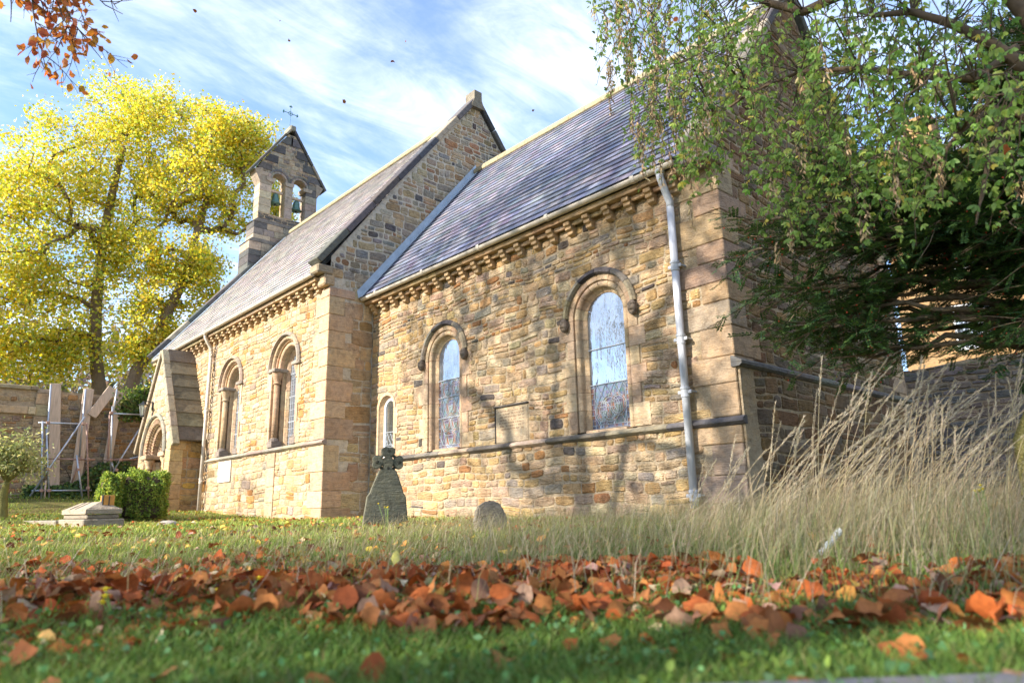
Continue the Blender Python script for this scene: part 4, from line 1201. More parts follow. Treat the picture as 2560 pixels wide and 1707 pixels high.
# ---------------- bellcote on the west gable
bc = empty('bellcote', (0, 0, 0), church)
BX1 = XB + .12; BX0 = BX1 - .50; BC = 3.09
FRb = FR_east(BX1)
ops = [(BC - .45, .29, 13.28, 11.72), (BC + .45, .29, 13.28, 11.72)]
hwB = 1.22
bt = lambda u: 13.55 + (15.72 - 13.55) * max(0, 1 - abs(u - BC) / 1.42)
wl = MB()
sh = wall_sheet(FRb, BC - hwB, BC + hwB, 11.3, bt, ops); sh2 = wall_sheet(FR_east(BX0), BC - hwB, BC + hwB, 11.3, bt, ops, n=.012)
wl.add(sh.v, sh.f); wl.add(sh2.v, sh2.f)
for yy in (BC - hwB, BC + hwB): box(wl, (BX0 + .012, yy - .01 if yy > BC else yy, 11.3), (BX1 - .012, yy if yy > BC else yy + .01, 13.7))
for (c, r, zs, zl) in ops:   # reveals
    nodes = [('L', zl)] + path_nodes(0, 0, 0, 0, 'A', 180, 0) + [('R', zl)]
    sweep(wl, FRb, c, r, zs, nodes, [(0, -.48), (0, -.016), (.012, -.016), (.012, -.48)])
    box(wl, (BX0 + .015, c - r, zl - .02), (BX1 - .015, c + r, zl))
wl.build('bellcote_core', M_mortar, bc)
core = bc.children[0]
def free_b(v0, v1):
    hw = hwB - .30 if v1 < 13.55 else 1.42 * (1 - (v1 - 13.55) / 2.17) - .05
    if hw < .08: return []
    iv = [(BC - hw, BC + hw)]
    for o in ops: iv = arch_block(iv, o, v0, v1, .17)
    return iv
PAL_B = [(.38, .31, .24), (.33, .29, .24), (.42, .36, .28), (.27, .24, .22), (.15, .14, .135)]
lay(FRb, free_b, 13.3, 15.5, core, PAL_B, None, hmin=.12, hmax=.2, wmin=.18, wmax=.4)
lay(FRb, lambda a, b: [(BC - hwB, BC + hwB)], 11.3, 11.70, core, [(.10, .10, .105), (.14, .13, .125), (.3, .26, .22)], None, hmin=.12, hmax=.2, wmin=.25, wmax=.5)
# piers and side faces as dressed blocks
for (ya, yb) in ((BC - hwB, BC - .45 - .29), (BC + .45 + .29, BC + hwB)):
    z = 11.72
    while z < 13.45:
        h = min(random.uniform(.26, .36), 13.5 - z)
        mb = MB(); cbox(mb, (BX0 - .012, ya - .014, z + .003), (BX1 + .012, yb + .002, z + h - .003), .012, pal([(.12, .115, .11), (.36, .30, .24), (.22, .2, .175), (.4, .33, .26)], jit=.12), jit=.002); mb.build('quoin', M_weather, bc, recalc=True); z += h
z = 11.72
while z < 13.1:
    h = min(.46, 13.12 - z)
    mb = MB(); cbox(mb, (BX0 + .04, BC - .158, z + .003), (BX1 + .012, BC + .158, z + h - .003), .012, pal([(.40, .33, .28), (.36, .30, .26)], jit=.06)); mb.build('pier_stone', M_ashlar, bc, recalc=True); z += h
for yy in (BC - .45 - .29 - .06, BC, BC + .45 + .29 + .06):
    mb = MB(); vs = []
    for xx in (BX0, BX1 + .05): vs += [(xx, yy - .15, 13.12), (xx, yy + .15, 13.12), (xx, yy + .19, 13.2), (xx, yy + .19, 13.28), (xx, yy - .19, 13.28), (xx, yy - .19, 13.2)]
    mb.add(vs, [(k, (k + 1) % 6, 6 + (k + 1) % 6, 6 + k) for k in range(6)] + [(5, 4, 3, 2, 1, 0), (6, 7, 8, 9, 10, 11)], (.37, .31, .25)); mb.build('pier_capital', M_weather, bc, recalc=True)
for o in ops:
    ring = list(np.linspace(180, 0, 8))
    for a, b in zip(ring[:-1], ring[1:]):
        for prof, cc in (([(0, -.42), (0, .018), (.09, .018), (.09, -.42)], [(.36, .31, .26), (.3, .27, .24)]), ([(.093, -.05), (.093, .045), (.17, .045), (.17, -.05)], [(.12, .12, .125), (.2, .185, .17), (.3, .26, .22)])):
            mb = MB(); sweep(mb, FRb, o[0], o[1], o[2], path_nodes(0, 0, 0, 0, 'A', a - .8, b + .8), prof, pal(cc, jit=.1)); mb.build('voussoir', M_weather, bc, recalc=True)
# lower stages down to the roof
for (z0, z1, hw, ext) in ((8.6, 10.45, 1.50, .45), (10.45, 11.3, 1.36, .25)):
    z = z0
    while z < z1 - .02:
        h = random.uniform(.22, .34)
        if z + h > z1 - .12: h = z1 - z
        y = BC - hw
        while y < BC + hw - .02:
            l = random.uniform(.35, .75)
            if y + l > BC + hw - .25: l = BC + hw - y
            mb = MB(); cbox(mb, (BX0 - ext, y + .003, z + .003), (BX1 + .006, y + l - .003, z + h - .003), .012, pal([(.12, .115, .115), (.3, .25, .2), (.36, .29, .22), (.2, .18, .16)], jit=.12), jit=.002); mb.build('stage_stone', M_weather, bc, recalc=True); y += l
        z += h
    mb = MB(); vs = []
    for xx in (BX0 - ext, BX1 + .02): vs += [(xx, BC - hw - .03, z1), (xx, BC + hw + .03, z1), (xx, BC + hw - .12, z1 + .14), (xx, BC - hw + .12, z1 + .14)]
    mb.add(vs, [(0, 1, 5, 4), (1, 2, 6, 5), (2, 3, 7, 6), (3, 0, 4, 7), (3, 2, 1, 0), (4, 5, 6, 7)], (.17, .16, .15)); mb.build('weathering_stone', M_weather, bc, recalc=True)
# gable coping and big dark kneeler blocks
coping(BX0 - .06, BX1 + .07, BC - 1.56, 13.40, BC, 15.76, .6, bc, dark=.8, th=.10); coping(BX0 - .06, BX1 + .07, BC + 1.56, 13.40, BC, 15.76, .6, bc, dark=.8, th=.10)
for sx in (-1, 1):
    for (zc, hh, wv_) in ((13.6, .28, .42), (14.0, .32, .36), (14.5, .34, .30), (15.0, .34, .26)):
        e = 1.42 * (1 - (zc + hh - 13.55) / 2.17) - .02
        y0_, y1_ = BC + sx * e, BC + sx * (e - wv_)
        e2 = 1.42 * (1 - (zc - 13.55) / 2.17) - .02; y2_ = BC + sx * min(e2, 1.4)
        mb = MB(); vs = []
        for xx in (BX1 - .02, BX1 + .028): vs += [(xx, y1_, zc), (xx, y2_, zc), (xx, y0_, zc + hh), (xx, y1_, zc + hh)]
        mb.add(vs, BOXF, pal([(.085, .085, .09), (.11, .108, .11)], jit=.12)); mb.build('kneeler', M_weather, bc, recalc=True)
mb = MB(); cbox(mb, (BX0 - .08, BC - .13, 15.68), (BX1 + .09, BC + .13, 15.92), .04, (.25, .24, .2)); mb.build('apex_stone', M_weather, bc, recalc=True)
for sx in (-1, 1):
    mb = MB(); vs = []
    for xx in (BX0 - .03, BX1 + .03): vs += [(xx, BC + sx * (hwB - .05), 13.02), (xx, BC + sx * (hwB + .02), 13.02), (xx, BC + sx * (hwB + .2), 13.36), (xx, BC + sx * (hwB + .26), 13.5), (xx, BC + sx * (hwB - .05), 13.62)]
    mb.add(vs, [(k, (k + 1) % 5, 5 + (k + 1) % 5, 5 + k) for k in range(5)] + [(4, 3, 2, 1, 0), (5, 6, 7, 8, 9)], (.34, .28, .22)); mb.build('kneeler', M_weather, bc, recalc=True)
# metal cross finial
cx0, cy0, cz0 = (BX0 + BX1) / 2, BC - .03, 15.9
mb = MB()
tube(mb, [(cx0, cy0, cz0), (cx0, cy0, cz0 + 1.02)], .014, 6)
tube(mb, [(cx0, cy0 - .27, cz0 + .72), (cx0, cy0 + .27, cz0 + .72)], .014, 6)
tube(mb, [(cx0, cy0 + .09 * math.cos(t), cz0 + .72 + .09 * math.sin(t)) for t in np.linspace(0, 2 * math.pi, 17)], .012, 6)
for (dy_, dz_) in ((.28, 0), (-.28, 0), (0, .31)):
    c = (cx0, cy0 + dy_, cz0 + .72 + dz_)
    for q in range(3):
        a = math.atan2(dz_, dy_) + (q - 1) * 1.2
        tube(mb, [c, (cx0, c[1] + .065 * math.cos(a), c[2] + .065 * math.sin(a))], [.02, .03], 6)
mb.build('finial_cross', M_iron, bc)

# bells hang in the openings: things of their own
for (o, dz, lab) in ((ops[0], .06, 'green bronze bell hanging in the left opening of the bell gable'), (ops[1], 0, 'green bronze bell hanging in the right opening of the bell gable')):
    bz = 12.28 + dz
    b = empty('bell', (BX0 + .25, o[0], bz)); tag(b, lab, 'bell', 'bells in the bell gable')
    mb = MB(); lathe(mb, [(.225, 0), (.22, .02), (.185, .07), (.15, .16), (.135, .28), (.125, .36), (.10, .42), (.04, .45), (.035, .5)], 18); mb.build('bell_body', M_bell, b, True)
    mb = MB(); lathe(mb, [(.02, .3), (.02, .02), (.045, -.01), (.045, -.05), (.01, -.07)], 10); mb.build('clapper', M_black, b, True)
    mb = MB(); cbox(mb, (-.05, -.288, .47), (.05, .288, .57), .01); mb.build('headstock', M_wood, b, recalc=True)

place_stones(STONES, M_rubble)

# wall lantern on the porch
wlp = FRp(-18.02, 3.25, 0)
lt = empty('wall_lantern', wlp); tag(lt, 'black carriage lantern fixed to the porch gable', 'lantern')
mb = MB(); cbox(mb, (-.05, -.03, -.02), (.05, 0, .24), .008); tube(mb, [(0, -.02, .2), (0, -.15, .235), (0, -.27, .20)], .016, 6); mb.build('bracket', M_black, lt, recalc=True)
mb = MB(); lathe(mb, [(.135, .1), (.12, .13), (.06, .17), (.025, .21), (.02, .23)], 6, (0, -.27, 0)); mb.build('lantern_roof', M_black, lt, recalc=True)
mb = MB(); lathe(mb, [(.055, -.2), (.105, .1)], 6, (0, -.27, 0), (.5, .5, .46)); mb.build('lantern_glass', M_glass, lt, recalc=True)
mb = MB()
for k in range(6):
    t = math.pi / 3 * k; tube(mb, [(.057 * math.cos(t), -.27 + .057 * math.sin(t), -.2), (.108 * math.cos(t), -.27 + .108 * math.sin(t), .1)], .007, 4)
lathe(mb, [(.06, -.24), (.062, -.2), (.02, -.2)], 6, (0, -.27, 0)); mb.build('lantern_frame', M_black, lt, recalc=True)
#@@PART2@@
# ------------------------------------------------------------------ west boundary wall and shoring
random.seed(31)
XW = -22.0
bw = empty('boundary_wall', (0, 0, 0)); tag(bw, 'tall rubble boundary wall propped by timber shores beyond the porch', 'wall')
FRw = FR_east(XW)
def wtop(u): return 4.22 if u < -4.33 else (4.18 if u < -2.6 else 4.2 - .22 * math.sin((u + 2.6) * 1.1))
wsheet = wall_sheet(FRw, -13.0, 3.0, .2, lambda u: wtop(u) - .02, []).build('wall_face', M_mortar, bw)
mb = MB(); box(mb, (XW - .55, -13, .2), (XW - .01, 3, 4.12)); mb.build('wall_core', M_mortar, bw)
WST = []
PAL_W = [(.40, .30, .20), (.36, .28, .20), (.44, .32, .19), (.33, .26, .21), (.42, .25, .12), (.28, .24, .21), (.48, .37, .25)]
def free_w(v0, v1):
    iv = [(-12.5, 1.0)]
    if v1 > 3.33 and v0 < 3.62: iv = subtract(iv, -13, -4.33)
    if v1 > 3.0: iv = subtract(iv, -4.36, -3.86)
    if v1 > 4.0: iv = subtract(iv, -13, -4.3)
    return iv
lay(FRw, free_w, .45, 4.12, wsheet, PAL_W, None, hmin=.09, hmax=.20, wmin=.16, wmax=.5, gap=.022, proud=(.004, .03), store=WST)
place_stones(WST, M_rubble)
y = -13
while y < -4.35:
    l = min(random.uniform(.7, 1.0), -4.33 - y)
    mb = MB(); cbox(mb, (XW - .62, y + .004, 4.14), (XW + .09, y + l - .004, 4.27), .02, pal([(.36, .30, .2), (.30, .26, .19)])); mb.build('coping_stone', M_weather, bw, recalc=True)
    mb = MB(); cbox(mb, (XW - .1, y + .004, 3.36), (XW + .10, y + l - .004, 3.60), .015, pal([(.52, .43, .28), (.48, .39, .25)], jit=.08)); mb.build('ledge_stone', M_ashlar, bw, recalc=True)
    y += l
z = .4
while z < 4.1:
    h = min(random.uniform(.25, .4), 4.2 - z)
    mb = MB(); cbox(mb, (XW - .1, -4.36, z + .004), (XW + .06, -3.87, z + h - .004), .015, pal([(.48, .37, .23), (.45, .34, .22), (.4, .32, .24)], jit=.1)); mb.build('pilaster_stone', M_ashlar, bw, recalc=True); z += h

def s6(x, y): return x * .25505, 930 + y * .25505
def wp(x, y, xp): a, b = s6(x, y); return on(a, b, 0, xp)
def plank(parent, p0, p1, wdt, th=.07):
    p0, p1 = np.array(p0), np.array(p1); d = p1 - p0; Ls = np.linalg.norm(d); d /= Ls
    n = np.array([1.0, 0, 0]); n = n - d * (n @ d); n /= np.linalg.norm(n); s = np.cross(n, d)
    mb = MB(); cbox(mb, (-wdt / 2, 0, -th / 2), (wdt / 2, Ls, th / 2), .008, T=lambda p: p0 + s * p[0] + d * p[1] + n * p[2]); return mb.build('timber_plank', M_wood, parent, recalc=True)
def pole(parent, pts, mat=None, r=.027):
    mb = MB(); tube(mb, pts, r, 8); return mb.build('scaffold_tube', mat or M_tube, parent, True)
def clamp(parent, p):
    mb = MB(); cbox(mb, (p[0] - .045, p[1] - .05, p[2] - .045), (p[0] + .06, p[1] + .05, p[2] + .045), .012); mb.build('clamp', M_rust, parent, recalc=True)
sf = empty('timber_shoring', (0, 0, 0)); tag(sf, 'two tall upright planks with a raking plank and scaffold tubes against the wall', 'shoring')
plank(sf, wp(525, 1215, -21.7), wp(545, 112, -21.85), .30); plank(sf, wp(738, 1115, -21.6), wp(872, 165, -21.85), .30); plank(sf, wp(895, 430, -21.7), wp(1105, 160, -21.85), .30)
A1, A2 = -21.55, -21.2
for p0, p1, xx, mt in (((500, 125), (435, 980), A1, None), ((418, 480), (405, 1285), A2, None), ((455, 560), (486, 1285), A2, None), ((375, 495), (835, 507), A2 - .06, None), ((385, 845), (930, 858), A2 - .06, M_rust), ((310, 1162), (900, 1158), A2 - .06, None), ((832, 438), (295, 1215), A2 + .03, None), ((850, 500), (868, 1285), A2, M_rust), ((752, 812), (813, 1285), A2 + .05, None), ((840, 165), (778, 830), A1, None), ((450, 1060), (432, 1285), A2, M_wood), ((795, 820), (690, 1120), A1, M_rust)):
    pole(sf, [wp(*p0, xx), wp(*p1, xx)], mt)
for c in ((470, 497), (815, 507), (410, 847), (470, 950), (770, 955), (860, 853), (480, 1160), (405, 1160), (860, 1135)): clamp(sf, wp(*c, A2 + .02))
sf2 = empty('timber_shoring', (0, 0, 0)); tag(sf2, 'single narrow upright plank with scaffold tubes beside the porch gable', 'shoring')
plank(sf2, wp(1032, 1005, -21.6), wp(1170, 188, -21.85), .24)
for p0, p1, xx, mt in (((1147, 165), (1110, 420), A1, None), ((1103, 335), (1083, 1000), A2, None), ((1365, 560), (1095, 1000), A2, None), ((1020, 862), (1420, 852), A2 - .06, M_rust), ((1075, 405), (1420, 418), A1, None), ((1075, 420), (1048, 1000), A1, M_rust), ((1095, 880), (1115, 960), A2, None), ((1270, 850), (1420, 815), A1, None)):
    pole(sf2, [wp(*p0, xx), wp(*p1, xx)], mt)
for c in ((1090, 400), (1085, 860), (1180, 860), (1140, 960)): clamp(sf2, wp(*c, A2 + .02))

# ------------------------------------------------------------------ trees
def filt_out(P, keep_in=False):
    x, y, z = proj(P)
    return ~((z > 0.1) & (x > -90) & (x < 2650) & (y > -90) & (y < 1800))
def grow_tree(root, trunk, r0, blobs, n_clump, per, sig, lsize, palette, wts, bark, leafm, seed, lmode='diamond', hide=False, r_tip=.012, aspect=.85, droop=.3, sky=False, colr=None, kpow=.5):
    global rng
    rng = np.random.default_rng(seed)
    trunk = np.array(trunk, float)
    nodes = []; par = []
    # trunk nodes
    n_t = 14
    seg = np.cumsum(np.r_[0, np.linalg.norm(np.diff(trunk, axis=0), axis=1)])
    for k in range(n_t):
        t = seg[-1] * k / (n_t - 1); p = np.array([np.interp(t, seg, trunk[:, i]) for i in range(3)])
        nodes.append(p); par.append(k - 1)
    cl = []
    vol = np.array([np.prod(b[1]) for b in blobs]) ** .67; vol /= vol.sum()
    for k in rng.choice(len(blobs), n_clump, p=vol):
        c, rad = np.array(blobs[k][0]), np.array(blobs[k][1])
        d = rand_dirs(1)[0]; cl.append(c + d * rad * rng.random() ** .42)
    cl = np.array(cl)
    if hide: cl = cl[filt_out(cl)]
    top = trunk[-1]; mid = trunk[len(trunk) // 2]
    cl = cl[np.argsort(np.linalg.norm(cl - (top * .5 + mid * .5), axis=1))]
    for c in cl:
        A = np.array(nodes); dist = np.linalg.norm(A - c, axis=1) + .55 * np.clip(A[:, 2] - c[2] + .2, 0, 99)
        i = int(np.argmin(dist + (np.arange(len(A)) < 5) * 3.0))
        L_ = np.linalg.norm(c - A[i]); m_ = max(1, int(L_ / .8)); prev = i
        bend = rng.normal(size=3) * .10 * L_ + np.array([0, 0, .08 * L_])
        for q in range(1, m_ + 1):
            t = q / m_; p = A[i] * (1 - t) + c * t + bend * math.sin(math.pi * t) + rng.normal(size=3) * .03 * (t < 1)
            nodes.append(p); par.append(prev); prev = len(nodes) - 1
    nn = len(nodes); cnt = np.zeros(nn); kids = np.zeros(nn)
    for i in range(nn - 1, -1, -1):
        if kids[i] == 0: cnt[i] = 1
        if par[i] >= 0: cnt[par[i]] += cnt[i]; kids[par[i]] += 1
    rad = np.maximum(r_tip, r0 * (cnt / cnt[0]) ** kpow)
    tr = np.linspace(r0, r0 * .42, n_t); rad[:n_t] = tr; rad[0] *= 1.25
    mb = MB(); tube(mb, nodes[:n_t], list(rad[:n_t]), 12); mb.build('trunk', bark, root, True)
    mb = MB()
    for i in range(n_t, nn):
        p = par[i]; ra = min(rad[p], rad[i] * 1.35)
        tube(mb, [nodes[p], nodes[i]], [ra, rad[i]], 6 if rad[i] > .03 else 4, cap=False)
    tag(mb.build('branches', bark, root, True), kind='stuff')
    n = len(cl) * per
    P = np.repeat(cl, per, 0) + rng.normal(size=(n, 3)) * np.array(sig)
    if hide: P = P[filt_out(P)]
    n = len(P)
    A = rand_dirs(n); A[:, 2] -= droop; B = rand_dirs(n)
    ln = lsize * rng.uniform(.65, 1.3, n)
    f = diamond_arrays if lmode == 'diamond' else leaf_arrays
    Vv, Ff = f(P, A, B, ln, ln * aspect)
    C = pick(palette, wts, n, .12)
    if colr is not None: C = colr(P, C)
    C = np.repeat(C, 4 if lmode == 'diamond' else 6, 0)
    me = np_mesh('crown', Vv, Ff, C)
    link('crown', me, leafm, root)

YEL = [(.76, .62, .05), (.62, .62, .07), (.42, .52, .08), (.72, .48, .05), (.82, .74, .26), (.27, .39, .07)]
def pxb(px, py, rpx, xp, fy=1.0, fz=1.0):
    c = on(px, py, 0, xp); dep = (c - CAM) @ AX_F; r = rpx * dep / F_PX
    return (c, (r * .95, r * fy, r * fz))
X1 = -28.0
t1 = empty('maple_tree', on(245, 985, 0, X1)); t1.location.z = 1.0; base1 = np.array(t1.location)
def rel(root, pts): return [np.array(p) - np.array(root.location) for p in pts]
def relb(root, bl): return [(np.array(c) - np.array(root.location), r) for c, r in bl]
b1 = [pxb(*q, X1) for q in ((110, 430, 120), (215, 350, 120), (335, 300, 125), (400, 270, 80), (80, 620, 115), (260, 520, 140), (50, 800, 110), (190, 740, 110), (400, 430, 95), (0, 540, 110), (120, 880, 70), (-90, 700, 120), (310, 640, 90), (30, 450, 80), (-60, 850, 110), (130, 900, 70), (270, 880, 55), (330, 720, 80), (20, 920, 70), (310, 910, 45), (180, 860, 70), (60, 700, 80))]
grow_tree(t1, [(0, 0, -.6)] + rel(t1, [on(250, 985, 0, X1), on(238, 880, 0, X1), on(240, 760, 0, X1), on(250, 650, 0, X1), on(268, 540, 0, X1), on(300, 400, 0, X1)]), .33, relb(t1, b1), 700, 84, (.33, .33, .24), .125, YEL, [.27, .28, .2, .05, .13, .07], M_bark, M_leaf, 41, kpow=.6, r_tip=.009)
tag(t1, 'broad golden yellow tree with straight trunk beyond the boundary wall', 'tree', 'yellow trees beyond the wall')
X2 = -26.0
t2 = empty('maple_tree', on(322, 955, 0, X2)); t2.location.z = 1.0
b2 = [pxb(*q, X2) for q in ((520, 360, 105), (600, 370, 80), (575, 310, 60), (640, 350, 55), (470, 480, 100), (560, 520, 80), (440, 640, 95), (400, 760, 70), (350, 830, 60), (350, 880, 45), (430, 830, 40), (480, 720, 60), (520, 650, 60), (700, 520, 45), (715, 580, 40), (660, 480, 50))]
grow_tree(t2, [(.0, -.3, -.6)] + rel(t2, [on(330, 940, 0, X2), on(375, 880, 0, X2), on(415, 790, 0, X2), on(465, 690, 0, X2), on(490, 590, 0, X2), on(525, 470, 0, X2)]), .31, relb(t2, b2), 440, 84, (.27, .27, .2), .128, YEL, [.3, .26, .17, .08, .12, .07], M_bark, M_leaf, 42, kpow=.6, r_tip=.009)
tag(t2, 'golden yellow tree with leaning trunk close behind the bell gable', 'tree', 'yellow trees beyond the wall')
# far slope with bare brownish wood
rng = np.random.default_rng(5)
n = 42000
fx = rng.uniform(-75, -40, n); fy = rng.uniform(-30, 45, n)
fz = ground_z(fx, fy) + rng.random(n) ** .8 * (9.5 + 3.0 * np.sin(fx * .4 + fy * .7)) 
P = np.stack([fx, fy, fz], 1); A = rand_dirs(n)
Vv, Ff = diamond_arrays(P, A, rand_dirs(n), rng.uniform(.3, .75, n), rng.uniform(.2, .5, n))
me = np_mesh('far_wood', Vv, Ff, np.repeat(pick([(.22, .17, .17), (.25, .20, .13), (.30, .26, .08), (.16, .17, .08)], [.3, .3, .2, .2], n), 4, 0))
tag(link('far_wood', me, M_leaf), 'hazy brown wood on the slope behind the yellow trees', 'wood', kind='stuff')

# beeches south of the church: they shade the chancel and the foreground
for k, (bx, by, lab, blobs, seed, nc) in enumerate((
        (-7.0, -17.0, 'tall copper leaved beech whose branch hangs into the upper left sky', [((-9.0, -16, 9.2), (3.0, 3.0, 2.4)), ((-5.2, -16.2, 10.5), (3.6, 3.0, 3.0)), ((-8.2, -16, 13.2), (3.6, 3.0, 2.6)), ((-3.6, -16, 13.8), (3.4, 3.0, 2.8)), ((-6.2, -17, 16.5), (3.6, 3, 2.2)), ((-11, -16, 11), (1.6, 2.4, 2.2)), ((-6.5, -15.5, 8.6), (2.6, 2.2, 1.6))], 51, 340),
        (1.0, -16.0, 'copper leaved beech standing behind the viewer beside the other beech', [((-1.2, -15, 7.2), (3.0, 3.0, 2.6)), ((2.0, -14, 6.0), (3.2, 2.6, 2.2)), ((.8, -16, 10.2), (3.8, 3.0, 2.6)), ((4.6, -14, 8.2), (3.0, 2.6, 2.6)), ((.2, -16, 13.5), (3.2, 3.0, 2.6)), ((-2.6, -13, 5.2), (2.4, 1.6, 1.4)), ((.5, -13.2, 4.6), (3.2, 1.6, 1.2)), ((-1.2, -14.5, 5.6), (3.2, 2, 1.6)), ((3.6, -13, 4.6), (2.6, 1.6, 1.2)), ((-4.6, -14.5, 6.0), (2.6, 1.8, 1.5))], 52, 420),
        (-1.5, -28.5, 'unseen copper leaved beech added far south to shade the foreground', [((-5, -28, 11), (5, 3.5, 3.4)), ((1, -28, 10.2), (5, 3.5, 3.2)), ((-2, -28, 14.6), (5, 3.5, 3.0)), ((-2, -28, 8.2), (5, 3, 2))], 53, 330))):  # unseen tree added to deepen the shade over the foreground
    t = empty('beech_tree', (bx, by, float(ground_z(bx, by)))); tag(t, lab, 'tree', 'beech trees south of the church')
    grow_tree(t, [(0, 0, -.3), (.1, .1, 3), (-.1, .2, 6), (.2, .1, 8), (.1, .3, 11)], .30, relb(t, blobs), nc, 112, (.48, .48, .36), .115, [(.40, .16, .05), (.55, .30, .07), (.45, .22, .06), (.3, .28, .07)], [.4, .25, .25, .1], M_bark, M_leaf, seed, hide=True, aspect=.7, kpow=.62, r_tip=.008)
    if k == 0: beech = t

t = empty('birch_tree', (-24.0, -30.0, float(ground_z(-24, -30)))); tag(t, 'pale thin crowned birch standing far to the south west of the church', 'tree')
grow_tree(t, [(0, 0, -.3), (.1, .1, 4), (-.2, .2, 8), (.2, .1, 12), (.1, .3, 15)], .3, relb(t, [((-22, -29, 9), (4, 3, 3)), ((-26, -30, 12), (5, 3, 4)), ((-21, -30, 13), (4, 3, 3)), ((-30, -30, 10), (4, 3, 4)), ((-34, -30, 9), (4, 3, 4))]), 260, 26, (.6, .6, .5), .14, [(.42, .30, .10), (.5, .42, .12), (.3, .28, .1)], [.4, .3, .3], M_bark, M_leaf, 57, hide=True, kpow=.5)
def twig_spray(mbt, start, direction, length, n_side, rngl, rad=.006, depth=0, tips=None, sag=.25):
    d = np.array(direction, float); d /= np.linalg.norm(d); p = np.array(start, float)
    pts = [p.copy()]; m_ = 9
    for i in range(m_):
        d = d + rngl.normal(size=3) * .09 + np.array([0, 0, -sag * .1]); d /= np.linalg.norm(d); p = p + d * length / m_; pts.append(p.copy())
    tube(mbt, pts, list(np.linspace(rad, rad * .35, len(pts))), 5, cap=False)
    if tips is not None: tips.extend([(q, d.copy()) for q in pts[2:]])
    if depth > 0:
        for k in range(n_side):
            i = int(rngl.integers(2, m_)); dd = (pts[min(i + 1, m_)] - pts[i - 1]); dd /= np.linalg.norm(dd)
            s = unit(np.cross(dd, rngl.normal(size=3)))
            twig_spray(mbt, pts[i], dd * .8 + s * .75, length * rngl.uniform(.28, .5), max(2, n_side - 2), rngl, rad * .55, depth - 1, tips, sag)
rl = np.random.default_rng(61)
mbt = MB(); tips = []
org = np.array(beech.location)
D0 = 5.6
limb_pts = [np.array([-6.6, -16.2, 7.2]), atd(-900, -500, 9.0), atd(-260, -260, 6.6), atd(30, -120, D0)]
tube(mbt, [p - org for p in limb_pts], [.12, .07, .04, .022], 8, cap=False)
bare = []
for (a, b, ln_, leafy) in (((60, -90), (175, 170), 1.0, 1), ((110, -90), (190, 110), .85, 1), ((150, -80), (210, 60), .7, 1), ((170, -80), (340, 110), .95, 0), ((20, -80), (40, 60), .55, 2), ((120, -100), (200, 150), .9, 1), ((230, -60), (285, 45), .45, 0), ((90, -90), (120, 60), .6, 1)):
    p0 = atd(*a, D0 + rl.uniform(-.2, .2)); p1 = atd(*b, D0 + rl.uniform(-.3, .3)); dd = p1 - p0
    tp = []
    tube(mbt, [limb_pts[-1] - org, p0 - org], [.02, .010], 6, cap=False)
    twig_spray(mbt, p0 - org, dd, np.linalg.norm(dd) * 1.0, 6 if leafy else 4, rl, .008, 2 if leafy == 1 else 1, tp, sag=.1)
    if leafy == 1: tips += tp
    elif leafy == 2: tips += tp[::3]
    else: bare += tp[::14]
mbt.build('overhanging_branch', M_twig, beech, True)
tips = tips + bare
sel = [tips[i] for i in rl.choice(len(tips), min(len(tips), 300), replace=False)]
P = np.array([t[0] for t in sel]) + rl.normal(size=(len(sel), 3)) * .02
A = np.array([t[1] for t in sel]) * .5 + rl.normal(size=(len(sel), 3)) * .6 + np.array([0, 0, -.4])
rng = np.random.default_rng(62)
ln = rl.uniform(.05, .085, len(P)); Vv, Ff = leaf_arrays(P, A, rand_dirs(len(P)), ln, ln * .66, .2, .1)
link('branch_leaves', np_mesh('branch_leaves', Vv, Ff, np.repeat(pick([(.50, .17, .05), (.62, .33, .06), (.40, .10, .05), (.58, .24, .05)], [.35, .2, .2, .25], len(P), .14), 6, 0)), M_leaf, beech)

# ------------------------------------------------------------------ churchyard things, left
random.seed(71)
def gz(x, y): return float(ground_z(x, y))
# low coped tomb
tx, ty = -10.0, -4.92
tomb = empty('low_tomb', (tx, ty, gz(tx, ty) - .03)); tag(tomb, 'low grey stone tomb with a coped top on the sunlit lawn', 'tomb')
tomb.rotation_euler = (0, 0, R(3))
mb = MB(); cbox(mb, (-.80, -.32, -.06), (.80, .32, .17), .02, (.30, .26, .20)); mb.build('plinth', M_weather, tomb, recalc=True)
mb = MB(); cbox(mb, (-.72, -.25, .175), (.72, .25, .25), .015, (.27, .23, .18)); mb.build('body', M_weather, tomb, recalc=True)
mb = MB()
mb.add([(-.75, -.28, .255), (.75, -.28, .255), (.75, .28, .255), (-.75, .28, .255), (-.75, -.28, .33), (.75, -.28, .33), (.75, .28, .33), (-.75, .28, .33), (-.55, -.02, .46), (.55, -.02, .46), (.55, .02, .46), (-.55, .02, .46)],
       [(0, 3, 2, 1), (0, 1, 5, 4), (1, 2, 6, 5), (2, 3, 7, 6), (3, 0, 4, 7), (4, 5, 9, 8), (5, 6, 10, 9), (6, 7, 11, 10), (7, 4, 8, 11), (8, 9, 10, 11)], (.34, .29, .225)); mb.build('coped_lid', M_weather, tomb, recalc=True)
for xx in (-.28, .05):
    mb = MB(); cbox(mb, (xx - .012, -.27, .335), (xx + .012, -.02, .475), .004, (.12, .11, .10), T=lambda p: (p[0], p[1], .337 + (p[1] + .28) / .26 * .13 + (p[2] - .40) * .06)); mb.build('lid_joint', M_weather, tomb, recalc=True)
ob = empty('wooden_box', (tx + .52, ty + .12, tomb.location.z + .385)); tag(ob, 'small orange wooden box with black edges on the end of the low tomb', 'box')
mb = MB(); cbox(mb, (-.12, -.085, .0), (.12, .085, .18), .008); mb.build('box_body', M_orange, ob, recalc=True)
